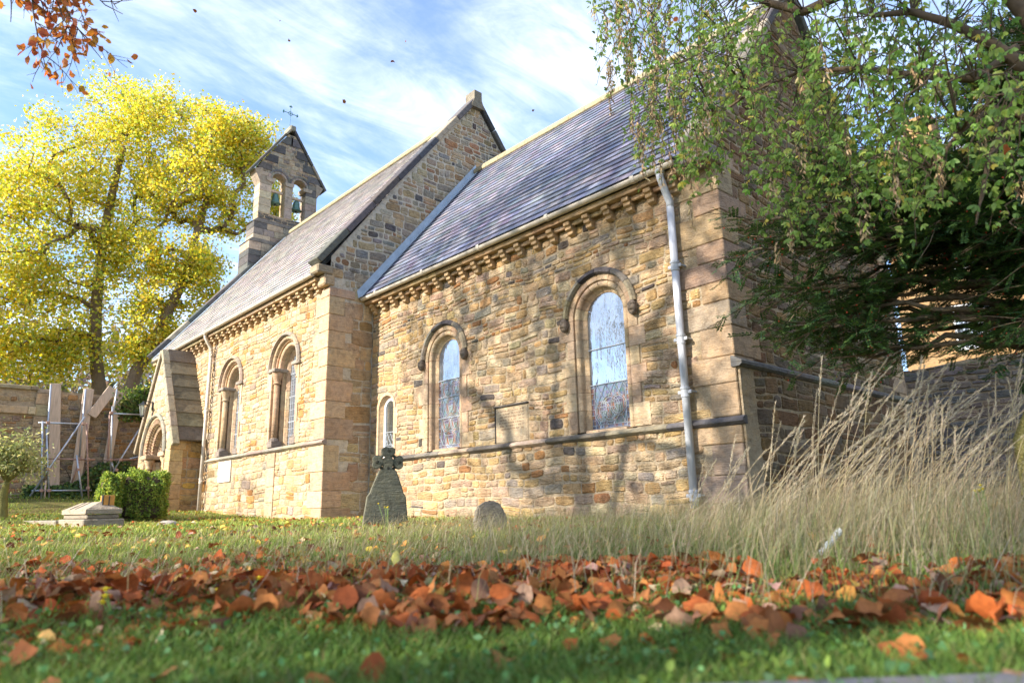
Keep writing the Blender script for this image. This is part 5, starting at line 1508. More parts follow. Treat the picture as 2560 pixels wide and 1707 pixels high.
mb = MB(); cbox(mb, (.122, -.008, .005), (.13, .008, .175), .002); cbox(mb, (-.10, -.095, 0), (.10, -.087, .012), .002); mb.build('edge_strip', M_black, ob, recalc=True)
mb = MB(); cbox(mb, (.03, -.1, -.005), (.126, -.087, .185), .003); mb.build('side_board', M_black, ob, recalc=True)
p = on(60, 1316, 2, .01); gk = MB(); cbox(gk, (-1.9, -.12, -.06), (1.9, .12, .05), .02, (.27, .24, .19)); o = gk.build('grave_kerb', M_weather, None, recalc=True, loc=(-12.6, -5.35, gz(-12.6, -5.35))); o.rotation_euler = (0, 0, R(4)); tag(o, 'long low stone kerb lying in grass left of the low tomb', 'kerb')
q = on(420, 1303, 2, .06); fs_ = MB(); bm = bmesh.new(); bmesh.ops.create_icosphere(bm, subdivisions=3, radius=1)
for v in bm.verts: v.co = (v.co.x * .20, v.co.y * .17, v.co.z * .07 + .01 * math.sin(9 * v.co.x) * math.cos(7 * v.co.y))
fs_.add([v.co[:] for v in bm.verts], [[v.index for v in f.verts] for f in bm.faces], (.36, .33, .29)); bm.free()
qx, qy = atd(420, 1303, 13.2)[:2]
tag(fs_.build('field_stone', M_weather, None, True, loc=(qx, qy, gz(qx, qy) + .02)), 'flat grey boulder half sunk in the lawn before the porch', 'stone')

# clipped hedges by the porch
def hedge(px0, px1, d, hgt, dep, lab, seed):
    global rng
    rng = np.random.default_rng(seed)
    a = atd(px0, 1280, d); b = atd(px1, 1280, d); c = (a + b) / 2; wd = np.linalg.norm((b - a)[:2])
    u = unit((b - a) * np.array([1, 1, 0])); v = np.array([-u[1], u[0], 0])
    o = empty('box_hedge', (c[0], c[1], gz(c[0], c[1]))); tag(o, lab, 'hedge', 'clipped hedges by the porch')
    n = 14000
    L3 = rng.uniform(-1, 1, (n, 3)); ax = rng.integers(0, 3, n); sg = rng.choice([-1, 1], n)
    L3[np.arange(n), ax] = sg * (1 - np.abs(rng.normal(size=n)) * .09)
    bump = 1 + .09 * np.sin(L3[:, :1] * 5 + L3[:, 2:] * 4) + .07 * np.sin(L3[:, 1:2] * 6 + L3[:, 2:] * 5) + .05 * np.sin(L3[:, :1] * 13 + L3[:, 1:2] * 9) + np.abs(rng.normal(size=(n, 1))) * .035
    rn = (np.abs(L3) ** 3.4).sum(1, keepdims=True) ** (1 / 3.4); L3 = L3 / np.maximum(rn, .001) * np.maximum(np.abs(L3).max(1, keepdims=True), .2) * bump
    P = u * L3[:, :1] * wd / 2 + v * L3[:, 1:2] * dep / 2 + np.array([0, 0, 1.0]) * (L3[:, 2:] * .5 + .5) * hgt
    ln = rng.uniform(.035, .065, n); Vv, Ff = leaf_arrays(P, rand_dirs(n) + np.array([0, 0, .4]), rand_dirs(n), ln, ln * .6)
    link('foliage', np_mesh('foliage', Vv, Ff, np.repeat(pick([(.22, .32, .06), (.32, .43, .09), (.14, .22, .05), (.44, .48, .11)], [.35, .3, .2, .15], n), 6, 0)), M_leaf, o)
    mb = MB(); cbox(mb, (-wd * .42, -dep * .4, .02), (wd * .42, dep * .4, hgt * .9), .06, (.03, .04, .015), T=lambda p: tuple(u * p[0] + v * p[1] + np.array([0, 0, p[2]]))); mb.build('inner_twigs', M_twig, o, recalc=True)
hedge(241, 300, 16.8, .92, .9, 'smaller clipped box hedge at the left of the porch doorway', 81)
hedge(296, 414, 17.2, .98, 1.1, 'larger clipped box hedge in front of the porch doorway', 82)
# small olive like tree at the left edge
op = atd(4, 1290, 18.5); ol = empty('olive_tree', (op[0], op[1], gz(op[0], op[1]))); tag(ol, 'small silvery green tree at the left edge of the lawn', 'tree')
def wpt(px, py, d): return atd(px, py, d) - np.array(ol.location)
grow_tree(ol, [(0, 0, -.1), wpt(8, 1240, 18.5), wpt(18, 1200, 18.5)], .13, [(wpt(15, 1130, 18.5), (.5, .45, .38)), (wpt(62, 1140, 18.4), (.42, .4, .36)), (wpt(-30, 1140, 18.5), (.6, .5, .5)), (wpt(50, 1165, 18.5), (.45, .45, .3)), (wpt(80, 1150, 18.5), (.22, .3, .22))], 60, 60, (.17, .17, .16), .085, [(.46, .47, .24), (.34, .40, .18), (.58, .56, .30), (.26, .32, .12)], [.3, .3, .2, .2], M_barkmoss, M_leaf, 83, aspect=.35, r_tip=.008)

# ivy on the west wall and beside the porch
def ivy(name, lab, pts_fn, n, seed, size, palette, wts, grp=None):
    global rng
    rng = np.random.default_rng(seed)
    P, Nn = pts_fn(n); A = rand_dirs(n) * .6 + np.array([0, 0, -.7]); B = np.cross(A, Nn + rand_dirs(n) * .5)
    ln = size * rng.uniform(.6, 1.3, n); Vv, Ff = leaf_arrays(P, A, B, ln, ln * .9)
    o = empty(name, tuple(P.mean(0))); c = P.mean(0)
    link('leaves', np_mesh('leaves', Vv - c, Ff, np.repeat(pick(palette, wts, n), 6, 0)), M_leaf, o)
    mb = MB()
    for k in range(40):
        a = P[rng.integers(0, n)]; b = a + rng.normal(size=3) * np.array([.1, .4, .35]); tube(mb, [a - c, (a + b) / 2 - c + rng.normal(size=3) * .06, b - c], .008, 4, cap=False)
    mb.build('stems', M_twig, o)
    tag(o, lab, 'ivy', grp)
GRN = [(.08, .15, .04), (.13, .22, .05), (.20, .28, .07), (.30, .32, .08), (.05, .09, .03)]
def f1(n):
    u = rng.normal(size=n); y = -1.25 + u * .34; z = 4.02 + rng.normal(size=n) * .24 - .2 * np.abs(y + 1.2); x = XW - .1 + rng.random(n) * .5
    return np.stack([x, y, z], 1), np.tile([1.0, 0, .5], (n, 1))
ivy('ivy_clump', 'bushy green ivy spilling over the wall top beside the porch gable', f1, 3600, 85, .10, GRN, [.25, .3, .25, .1, .1])
def f2(n):
    y = rng.uniform(-4.4, -1.5, n); h = rng.random(n) ** 1.6 * (.35 + .8 * sstep(-3.4, -2.2, y)); x = XW + .12 + rng.random(n) * .6
    return np.stack([x, y, ground_z(x, y) + h], 1), np.tile([1.0, 0, .5], (n, 1))
ivy('ivy_clump', 'low green ivy creeping along the foot of the shored wall', f2, 3600, 86, .11, GRN, [.3, .3, .15, .05, .2])

# ------------------------------------------------------------------ gravestones
random.seed(91)
gp = on(962, 1318, 2, -.035); gx_, gy_ = gp[0], gp[1]
gv = empty('cross_gravestone', (gx_, gy_, gz(gx_, gy_) - .04)); tag(gv, 'mossy dark gravestone with pierced cross head on a tapering slab', 'gravestone')
face = math.atan2(CAM[1] - gy_, CAM[0] - gx_) + R(8); gv.rotation_euler = (0, R(1.5), face + math.pi / 2)
def prism(mb, poly, y0, y1, col, bev=.012):
    bm = bmesh.new(); vs = [bm.verts.new((a, y0, b)) for a, b in poly]; f = bm.faces.new(vs)
    r_ = bmesh.ops.extrude_face_region(bm, geom=[f]); bmesh.ops.translate(bm, verts=[g for g in r_['geom'] if isinstance(g, bmesh.types.BMVert)], vec=(0, y1 - y0, 0))
    bmesh.ops.bevel(bm, geom=[e for e in bm.edges], offset=bev, segments=2, affect='EDGES'); bmesh.ops.recalc_face_normals(bm, faces=bm.faces)
    bm.verts.ensure_lookup_table(); bm.verts.index_update()
    mb.add([v.co[:] for v in bm.verts], [[v.index for v in f.verts] for f in bm.faces], col); bm.free()
CG = (.125, .125, .095)
mb = MB(); prism(mb, [(-.30, -.1), (.30, -.1), (.285, .12), (.25, .42), (.215, .45), (.205, .50), (.105, .76), (-.105, .76), (-.205, .50), (-.215, .45), (-.25, .42), (-.285, .12)], -.09, .09, CG); mb.build('slab', M_weather, gv)
mb = MB()
def arm(ang):
    pts = []
    for (a, b) in ((.03, .0), (.035, .07), (.075, .10), (.095, .15), (.075, .195), (.03, .205), (0, .19), (-.03, .205), (-.075, .195), (-.095, .15), (-.075, .10), (-.035, .07), (-.03, 0)):
        c, s = math.cos(ang), math.sin(ang); pts.append((a * c + b * s, .86 + b * c - a * s))
    return pts
for k, an in enumerate((0, math.pi / 2, -math.pi / 2)): 
    m2 = MB(); prism(m2, arm(an)[::-1], -.06 + .002 * k, .06 - .002 * k, CG, .01); m2.build('cross_arm', M_weather, gv)
m2 = MB(); prism(m2, [(-.05, .70), (.05, .70), (.06, .80), (.075, .86), (.05, .93), (-.05, .93), (-.075, .86), (-.06, .80)], -.066, .066, CG, .01); m2.build('cross_shaft', M_weather, gv)
for (a, b) in ((0, 1.01), (-.15, .86), (.15, .86), (0, .78), (0, .60)):  # near-black discs paint the shaded dark of the pierced hollows
    m2 = MB(); tube(m2, [(a, -.07, b), (a, -.055, b)], [.016, .026], 10, (.05, .05, .04)); m2.build('hollow_disc', M_weather, gv)
m2 = MB(); tube(m2, [(.115 * math.cos(t), 0, .86 + .115 * math.sin(t)) for t in np.linspace(0, 2 * math.pi, 25)], .022, 6, CG); m2.build('cross_ring', M_weather, gv)
sp = on(1222, 1324, 2, -.04); sg_ = empty('small_gravestone', (sp[0], sp[1], gz(sp[0], sp[1]) - .03)); sg_.rotation_euler = (R(-6), R(4), math.atan2(CAM[1] - sp[1], CAM[0] - sp[0]) + math.pi / 2 + R(18)); tag(sg_, 'stubby round topped dark gravestone against the chancel wall', 'gravestone')
mb = MB(); prism(mb, [(-.13, -.08), (.12, -.08), (.145, .03), (.19, .10), (.185, .20), (.14, .25), (.13, .30), (.06, .345), (-.04, .35), (-.10, .31), (-.15, .27), (-.155, .16), (-.18, .11), (-.14, .05)], -.075, .075, (.20, .175, .145), .02); mb.build('headstone', M_weather, sg_)
mb = MB(); prism(mb, [(-.10, .02), (.10, .02), (.13, .15), (.10, .25), (0, .30), (-.1, .25), (-.12, .15)], -.083, -.07, (.17, .15, .12), .004); mb.build('inscription_panel', M_weather, sg_)

# ------------------------------------------------------------------ right side: wall, house
random.seed(95)
rw = empty('boundary_wall', (0, 0, 0)); tag(rw, 'dark shaded rubble wall running behind the tall grass at right', 'wall')
YR = 8.8; FRr = FR_south(YR)
rt = float(on(2330, 912, 1, YR)[2])
rs = wall_sheet(FRr, -3, 13, -.2, lambda u: rt - .03 + .05 * math.sin(u * 2), []).build('wall_face', M_mortar, rw)
mb = MB(); box(mb, (-3, YR + .01, -.2), (13, YR + .45, rt - .1)); mb.build('wall_core', M_mortar, rw)
RST = []
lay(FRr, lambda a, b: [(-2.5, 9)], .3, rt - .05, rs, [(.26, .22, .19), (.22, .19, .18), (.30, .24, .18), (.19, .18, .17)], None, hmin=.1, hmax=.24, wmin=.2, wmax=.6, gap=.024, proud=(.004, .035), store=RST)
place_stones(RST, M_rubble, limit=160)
def f3(n):
    x = rng.uniform(2.2, 11, n); t = rng.random(n) ** 1.4; z = rt + .35 - t * (.5 + 1.1 * sstep(2.5, 6, x)); y = YR - .1 - rng.random(n) * .35
    return np.stack([x, y, z + rng.normal(size=n) * .08], 1), np.tile([0, -1.0, .3], (n, 1))
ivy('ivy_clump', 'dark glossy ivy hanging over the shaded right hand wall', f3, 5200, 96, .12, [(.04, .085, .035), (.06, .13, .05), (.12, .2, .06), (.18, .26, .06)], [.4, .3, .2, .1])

hs = empty('stone_house', (0, 0, 0)); tag(hs, 'sunlit golden stone house with white sash window behind the yew', 'house')
YH = 24.0
M_house = stone_mat('golden house stone', bump=.6, stain=.3, use_attr=False, col=(.30, .195, .10), warm=.4)
hx0, hx1 = float(on(2250, 800, 1, YH)[0]), 24.0
wc = on(2437, 812, 1, YH); WX, WZ = wc[0], wc[2]
def hwin(x, z, w_, h_):
    wn = empty('window', (0, 0, 0), hs)
    mb = MB()
    for lo, hi in (((x - w_ / 2 - .09, -.03, z - h_ / 2 - .09), (x - w_ / 2, .06, z + h_ / 2 + .09)), ((x + w_ / 2, -.03, z - h_ / 2 - .09), (x + w_ / 2 + .09, .06, z + h_ / 2 + .09)), ((x - w_ / 2, -.03, z + h_ / 2), (x + w_ / 2, .06, z + h_ / 2 + .09)), ((x - w_ / 2, -.06, z - h_ / 2 - .1), (x + w_ / 2, .06, z - h_ / 2))):
        cbox(mb, (lo[0], YH + lo[1], lo[2]), (hi[0], YH + hi[1], hi[2]), .008)
    mb.build('window_frame', M_white, wn, recalc=True)
    for k in range(1, 3):
        mb = MB(); cbox(mb, (x - w_ / 2 + w_ * k / 3 - .02, YH - .005, z - h_ / 2), (x - w_ / 2 + w_ * k / 3 + .02, YH + .03, z + h_ / 2), .004); mb.build('glazing_bar', M_white, wn, recalc=True)
    for k in range(1, 4):
        mb = MB(); cbox(mb, (x - w_ / 2, YH - .008, z - h_ / 2 + h_ * k / 4 - .02), (x + w_ / 2, YH + .028, z - h_ / 2 + h_ * k / 4 + .02), .004); mb.build('glazing_bar', M_white, wn, recalc=True)
    mb = MB(); mb.add([(x - w_ / 2, YH + .035, z - h_ / 2), (x + w_ / 2, YH + .035, z - h_ / 2), (x + w_ / 2, YH + .035, z + h_ / 2), (x - w_ / 2, YH + .035, z + h_ / 2)], [(0, 1, 2, 3)], (.05, .06, .07)); mb.build('window_pane', M_glass, wn)
mb = MB(); HT = 12.5
def hole_wall(mb, wins):
    xs = sorted({hx0, hx1} | {w_[0] - w_[2] / 2 for w_ in wins} | {w_[0] + w_[2] / 2 for w_ in wins})
    for a, b in zip(xs[:-1], xs[1:]):
        m_ = (a + b) / 2; cut = sorted([(w_[1] - w_[3] / 2, w_[1] + w_[3] / 2) for w_ in wins if abs(m_ - w_[0]) < w_[2] / 2]); z = 0
        for c0, c1 in cut + [(HT, HT)]:
            if c0 > z: mb.add([(a, YH, z), (b, YH, z), (b, YH, c0), (a, YH, c0)], [(0, 1, 2, 3)])
            z = c1
HW = [(WX, WZ, 1.25, 1.7), (WX + 4, WZ, 1.25, 1.7), (WX, WZ + 3.3, 1.25, 1.6), (WX + 4, WZ + 3.3, 1.25, 1.6)]
hole_wall(mb, HW); mb.add([(hx0, YH, 0), (hx0, YH + 9, 0), (hx0, YH + 9, HT), (hx0, YH + 4.5, HT + 4), (hx0, YH, HT), (hx1, YH, 0), (hx1, YH + 9, 0), (hx1, YH + 9, HT), (hx1, YH + 4.5, HT + 4), (hx1, YH, HT)], [(4, 3, 2, 1, 0), (5, 6, 7, 8, 9), (1, 2, 7, 6)]); mb.build('wall', M_house, hs)
for w_ in HW: hwin(*w_)
mb = MB()
for s in (-1, 1): mb.add([(hx0 - .2, YH + 4.5 + s * 4.8, HT - .25), (hx1 + .2, YH + 4.5 + s * 4.8, HT - .25), (hx1 + .2, YH + 4.5, HT + 4.05), (hx0 - .2, YH + 4.5, HT + 4.05), (hx0 - .2, YH + 4.5 + s * 4.8, HT - .1), (hx1 + .2, YH + 4.5 + s * 4.8, HT - .1), (hx1 + .2, YH + 4.5, HT + 4.2), (hx0 - .2, YH + 4.5, HT + 4.2)], BOXF, (.2, .2, .23))
mb.build('roof', M_slate, hs, recalc=True)
mb = MB(); cbox(mb, (hx0 + .3, YH + 3.8, HT + 2.5), (hx0 + 1.6, YH + 5.2, HT + 6), .03, (.5, .36, .2)); mb.build('chimney', M_house, hs, recalc=True)

cg = empty('garden_house', (0, 0, 0)); tag(cg, 'plain gabled stone house beyond the churchyard to the south west', 'house')
mb = MB(); mb.add([(-27, -33, 0), (-17, -33, 0), (-17, -27, 0), (-27, -27, 0), (-27, -33, 4.6), (-17, -33, 4.6), (-17, -27, 4.6), (-27, -27, 4.6), (-27, -30, 7.6), (-17, -30, 7.6)], [(0, 1, 5, 4), (1, 2, 6, 9, 5), (2, 3, 7, 6), (3, 0, 4, 8, 7)]); mb.build('wall', M_house, cg, recalc=True)
mb = MB()
for s in (-1, 1): mb.add([(-27.3, -30 + s * 3.3, 4.3), (-16.7, -30 + s * 3.3, 4.3), (-16.7, -30, 7.65), (-27.3, -30, 7.65), (-27.3, -30 + s * 3.3, 4.45), (-16.7, -30 + s * 3.3, 4.45), (-16.7, -30, 7.8), (-27.3, -30, 7.8)], BOXF, (.2, .2, .23))
mb.build('roof', M_slate, cg, recalc=True)
# ------------------------------------------------------------------ yew
rl = np.random.default_rng(101); rng = np.random.default_rng(102)
yb = atd(2950, 1270, 8.5); yew = empty('yew_tree', (yb[0], yb[1], gz(yb[0], yb[1]))); tag(yew, 'dark green yew with red berries in front of the east wall', 'tree')
yo = np.array(yew.location)
trk = [np.array([0, 0, -.2]), np.array([.05, -.1, 1.4]), np.array([-.1, 0, 3.0]), np.array([-.2, .1, 5.0]), np.array([-.1, .2, 7.5])]
mb = MB(); tube(mb, trk, [.34, .30, .26, .2, .1], 12); mb.build('trunk', M_bark, yew, True)
mbb = MB(); LP = []; LA = []; LB = []; BER = []
def yew_bough(p0, p1, nsp, sp_len, sag=.25):
    p0, p1 = np.array(p0), np.array(p1); L_ = np.linalg.norm(p1 - p0); m_ = 12
    pts = [p0 * (1 - t) + p1 * t + np.array([0, 0, sag * math.sin(math.pi * t)]) + rl.normal(size=3) * .04 for t in np.linspace(0, 1, m_)]
    tube(mbb, pts, list(np.linspace(.012 + .016 * L_, .008, m_)), 7, cap=False)
    for k in range(nsp):
        t = rl.uniform(.22, 1.0); i = min(int(t * (m_ - 1)), m_ - 2); f = t * (m_ - 1) - i
        q = pts[i] * (1 - f) + pts[i + 1] * f; d = unit(pts[i + 1] - pts[i]); s = unit(np.cross(d, [0, 0, 1.0])) * rl.choice([-1, 1])
        gx1, gy1, _ = proj(q + yo)
        if ((gx1[0] - 2400) / 130) ** 2 + ((gy1[0] - 770) / 110) ** 2 < 1 and rl.random() < .42: continue
        dd = unit(d * rl.uniform(.3, 1) + s * rl.uniform(.3, 1.1) + np.array([0, 0, rl.uniform(-.45, .35)]))
        ln_ = sp_len * rl.uniform(.5, 1.2); e = q + dd * ln_ + np.array([0, 0, -.18 * ln_])
        tube(mbb, [q, (q + e) / 2 + rl.normal(size=3) * .02, e], [.007, .005, .003], 4, cap=False)
        for j in range(9):
            tt = rl.uniform(.1, 1); r0 = q * (1 - tt) + e * tt; sd = unit(np.cross(dd, rl.normal(size=3) * .35 + np.array([0, 0, 1.0]))) * rl.choice([-1, 1])
            td = unit(dd * .75 + sd * .8 + np.array([0, 0, -.15])); tl = rl.uniform(.10, .22)
            r1 = r0 + td * tl
            nn_ = int(tl / .013); tts = np.linspace(.02, 1, nn_)
            side = unit(np.cross(td, [0, 0, 1.0]) + rl.normal(size=3) * .25)
            for sgn in (-1, 1):
                LP.append(r0 + td * tl * tts[:, None]); LA.append(side * sgn * .9 + td * .55 + rl.normal(size=(nn_, 3)) * .12); LB.append(np.tile(td, (nn_, 1)))
            if rl.random() < .085: BER.append(r0 + td * tl * .6 + np.array([0, 0, -.012]))
tips = [((1835, 640), 6.9), ((1900, 720), 7.0), ((1960, 560), 7.2), ((1830, 560), 7.2), ((2050, 640), 7.0), ((2000, 820), 7.1), ((2100, 900), 7.2), ((2170, 700), 7.4), ((2150, 520), 7.6), ((2250, 560), 7.6), ((2260, 440), 7.8), ((2340, 640), 7.6), ((2180, 800), 7.8), ((2400, 520), 7.4), ((2480, 420), 7.4), ((2430, 300), 7.6), ((2500, 180), 7.6), ((2550, 60), 7.8), ((2380, 380), 8.2), ((2520, 560), 7.2), ((2560, 300), 7.4), ((2300, 720), 8.0), ((1930, 640), 7.4), ((2080, 760), 7.6), ((2200, 620), 7.2), ((2450, 650), 7.9), ((2540, 720), 8.0), ((2010, 500), 8.0), ((2120, 430), 8.2), ((2480, 60), 8.4), ((2420, 880), 8.2), ((2540, 860), 8.0), ((2040, 880), 7.4), ((1880, 600), 7.0), ((2330, 480), 7.4), ((2240, 860), 7.7), ((2150, 860), 7.4), ((2580, 450), 7.6), ((2600, 620), 7.2), ((2400, 740), 7.2)]
ry = np.random.default_rng(103)
for k in range(36): tips.append(((ry.uniform(1960, 2640), ry.uniform(360, 900)), ry.uniform(7.0, 8.6)))
for k in range(10): tips.append(((ry.uniform(2420, 2640), ry.uniform(0, 380)), ry.uniform(7.2, 8.6)))
tips = [t_ for t_ in tips if not (2270 < t_[0][0] < 2500 and 560 < t_[0][1]) and not (t_[0][0] > 2200 and t_[0][1] > 840)]
for (px, py), d in tips:
    e = atd(px, py, d) - yo; z0 = np.clip(e[2] * .72 + .3, .9, 6.6)
    s = np.array([np.interp(z0, [0, 3, 5, 7.5], [.05, -.1, -.2, -.1]), 0, z0])
    yew_bough(s, e, 22, .62, sag=rl.uniform(.05, .35))
tag(mbb.build('branches', M_bark, yew, True), kind='stuff')
P = np.concatenate(LP); A = np.concatenate(LA); B = np.concatenate(LB); n = len(P)
if n > 420000:
    k = rng.choice(n, 420000, replace=False); P, A, B = P[k], A[k], B[k]; n = len(P)
ln = rng.uniform(.03, .045, n); Vv, Ff = diamond_arrays(P, A, B, ln, np.full(n, .014), .05)
link('needles', np_mesh('needles', Vv, Ff, np.repeat(pick([(.05, .11, .035), (.085, .17, .045), (.15, .26, .06), (.035, .075, .035)], [.35, .3, .2, .15], n), 4, 0)), M_needle, yew)
bm = bmesh.new(); bmesh.ops.create_icosphere(bm, subdivisions=1, radius=.0085); bv = np.array([v.co[:] for v in bm.verts]); bf = np.array([[v.index for v in f.verts] for f in bm.faces]); bm.free()
Pb = np.array(BER); Vv = (Pb[:, None] + bv[None]).reshape(-1, 3); Ff = (bf[None] + (np.arange(len(Pb)) * len(bv))[:, None, None]).reshape(-1, 3)
tag(link('berries', np_mesh('berries', Vv, Ff, None, True), M_berry, yew), kind='stuff')

# ------------------------------------------------------------------ laburnum: drooping branches top right
rl = np.random.default_rng(111); rng = np.random.default_rng(112)
lb = atd(2598, 1300, 5.2); lab_ = empty('laburnum_tree', (lb[0], lb[1], gz(lb[0], lb[1]))); tag(lab_, 'drooping laburnum with brown seed pods hanging across the chancel roof', 'tree')
lo_ = np.array(lab_.location)
def rp(px, py, d): return atd(px, py, d) - lo_
mb = MB(); trk = [np.array([.05, .02, -.1]), rp(2612, 1190, 5.2), rp(2596, 1110, 5.2), rp(2660, 930, 5.25), rp(2670, 500, 5.4), rp(2620, 100, 5.6), rp(2560, -300, 5.8)]
tube(mb, trk, [.15, .125, .13, .115, .11, .10, .09], 12); mb.build('trunk', M_barkmoss, lab_, True)
mbb = MB()
limbs = []
for pts, r0 in (([(2640, 300, 5.4), (2560, 170, 5.2), (2480, 110, 5.1), (2380, 60, 5.0), (2280, 30, 5.0), (2180, 40, 5.1)], .055), ([(2620, 100, 5.6), (2500, -40, 5.5), (2300, -60, 5.6), (2120, -20, 5.7), (2010, 30, 5.8), (1930, 10, 5.9), (1850, -20, 6.0), (1700, -60, 6.2), (1560, -60, 6.3)], .06),
                ([(2640, 500, 5.4), (2560, 290, 5.1), (2480, 270, 5.0), (2400, 330, 4.9), (2330, 420, 4.9)], .035), ([(2600, 0, 5.6), (2450, -160, 5.8), (2250, -200, 6.0), (2000, -220, 6.2), (1800, -180, 6.4), (1620, -120, 6.5)], .06), ([(2540, 120, 5.2), (2440, 200, 5.0), (2300, 190, 5.0), (2150, 170, 5.2), (2000, 180, 5.5), (1880, 230, 5.8), (1790, 290, 6.0)], .03), ([(2560, 200, 5.3), (2470, 400, 5.0), (2440, 560, 5.0)], .02)):
    q = [rp(*p) for p in pts]; tube(mbb, q, list(np.linspace(r0, r0 * .3, len(q))), 8, cap=False); limbs.append(q)
bot_x = [1480, 1510, 1545, 1590, 1650, 1720, 1800, 1880, 1960, 2060, 2150, 2250, 2350, 2450, 2560, 2640]
bot_y = [120, 210, 300, 430, 520, 470, 520, 580, 640, 620, 560, 600, 560, 600, 560, 500]
LP, LA, LB, LL = [], [], [], []; PP, PA = [], []
n_str = 290
for k in range(n_str):
    px = 1500 + 1120 * rl.random() ** 1.05; by = np.interp(px, bot_x, bot_y)
    if px > 2380 and rl.random() < .5: continue
    t = rl.random() ** .6; ye = by * t - 40 * (1 - t) + rl.normal() * 25; ys = ye - rl.uniform(140, 340)
    d = np.interp(px, [1500, 2000, 2600], [6.3, 5.6, 4.6]) + rl.normal() * .45
    a = rp(px + rl.uniform(-10, 40), ys, d); b = rp(px, ye, d - .05)
    m_ = 10; sway = rl.normal(size=3) * .06; pts = [a * (1 - s) + b * s + sway * math.sin(math.pi * s * 1.3) + np.array([.02, .02, 0]) * rl.normal() for s in np.linspace(0, 1, m_)]
    Al = np.concatenate(limbs); near = Al[np.argmin(np.linalg.norm(Al - a, axis=1))]
    Lq = np.linalg.norm(near - a); md = near * .55 + a * .45 + np.array([0, 0, .16 * Lq]) + rl.normal(size=3) * .05 * Lq; m3 = near * .2 + a * .8 + np.array([0, 0, .10 * Lq]); tube(mbb, [near, md, m3, a], [.007, .005, .004, .0035], 4, cap=False)
    tube(mbb, pts, list(np.linspace(.005, .0022, m_)), 4, cap=False)
    L_ = np.linalg.norm(b - a)
    nl = int(L_ / .03 * (.55 if px < 1690 else 1))
    for j in range(nl):
        s = (j + rl.random()) / nl; i = min(int(s * (m_ - 1)), m_ - 2); f = s * (m_ - 1) - i; q = pts[i] * (1 - f) + pts[i + 1] * f
        out_ = unit(rl.normal(size=3) * np.array([1, 1, .35])); pet = q + out_ * rl.uniform(.02, .06) + np.array([0, 0, -.01])
        sz = rl.uniform(.032, .06) * (1 if rl.random() > .25 else .7)
        ax = unit(out_ * .5 + np.array([0, 0, -1.0]) + rl.normal(size=3) * .2); sd = unit(np.cross(ax, rl.normal(size=3)))
        for da in (-.75, 0, .75):
            LP.append(pet); LA.append(ax * math.cos(da) + sd * math.sin(da)); LB.append(np.cross(ax, sd) * .6 + np.cross(np.cross(ax, sd), ax * math.cos(da) + sd * math.sin(da)) + rl.normal(size=3) * .3); LL.append(sz)
    pod = .85 * np.exp(-((px - 1580) / 170) ** 2) + .14
    if rl.random() < pod:
        for c in range(rl.integers(1, 4)):
            q = pts[rl.integers(2, m_)]; ln_ = rl.uniform(.12, .26)
            tube(mbb, [q, q + np.array([0, 0, -ln_])], .0025, 4, cap=False)
            for j in range(int(ln_ * 110)):
                PP.append(q + np.array([rl.normal() * .012, rl.normal() * .012, -ln_ * rl.random()])); PA.append(np.array([rl.normal() * .4, rl.normal() * .4, -1.0]))
tag(mbb.build('branches', M_twig, lab_, True), kind='stuff')
P, A, B, S = np.array(LP), np.array(LA), np.array(LB), np.array(LL)
Vv, Ff = leaf_arrays(P, A, B, S, S * .52, .14, .08)
rowc = pick([(.22, .36, .08), (.31, .45, .12), (.14, .25, .06), (.47, .54, .15), (.58, .50, .12)], [.34, .3, .22, .10, .04], len(P) // 3, .14)
link('leaves', np_mesh('leaves', Vv, Ff, np.repeat(np.repeat(rowc, 3, 0), 6, 0)[:len(Vv)]), M_leaf, lab_)
P, A = np.array(PP), np.array(PA); ln = rng.uniform(.03, .06, len(P)); Vv, Ff = leaf_arrays(P, A, rand_dirs(len(P)), ln, ln * .26, .2)
tag(link('seed_pods', np_mesh('seed_pods', Vv, Ff, np.repeat(pick([(.48, .33, .18), (.36, .24, .13), (.58, .43, .25)], [.4, .3, .3], len(P)), 6, 0)), M_litter, lab_), kind='stuff')

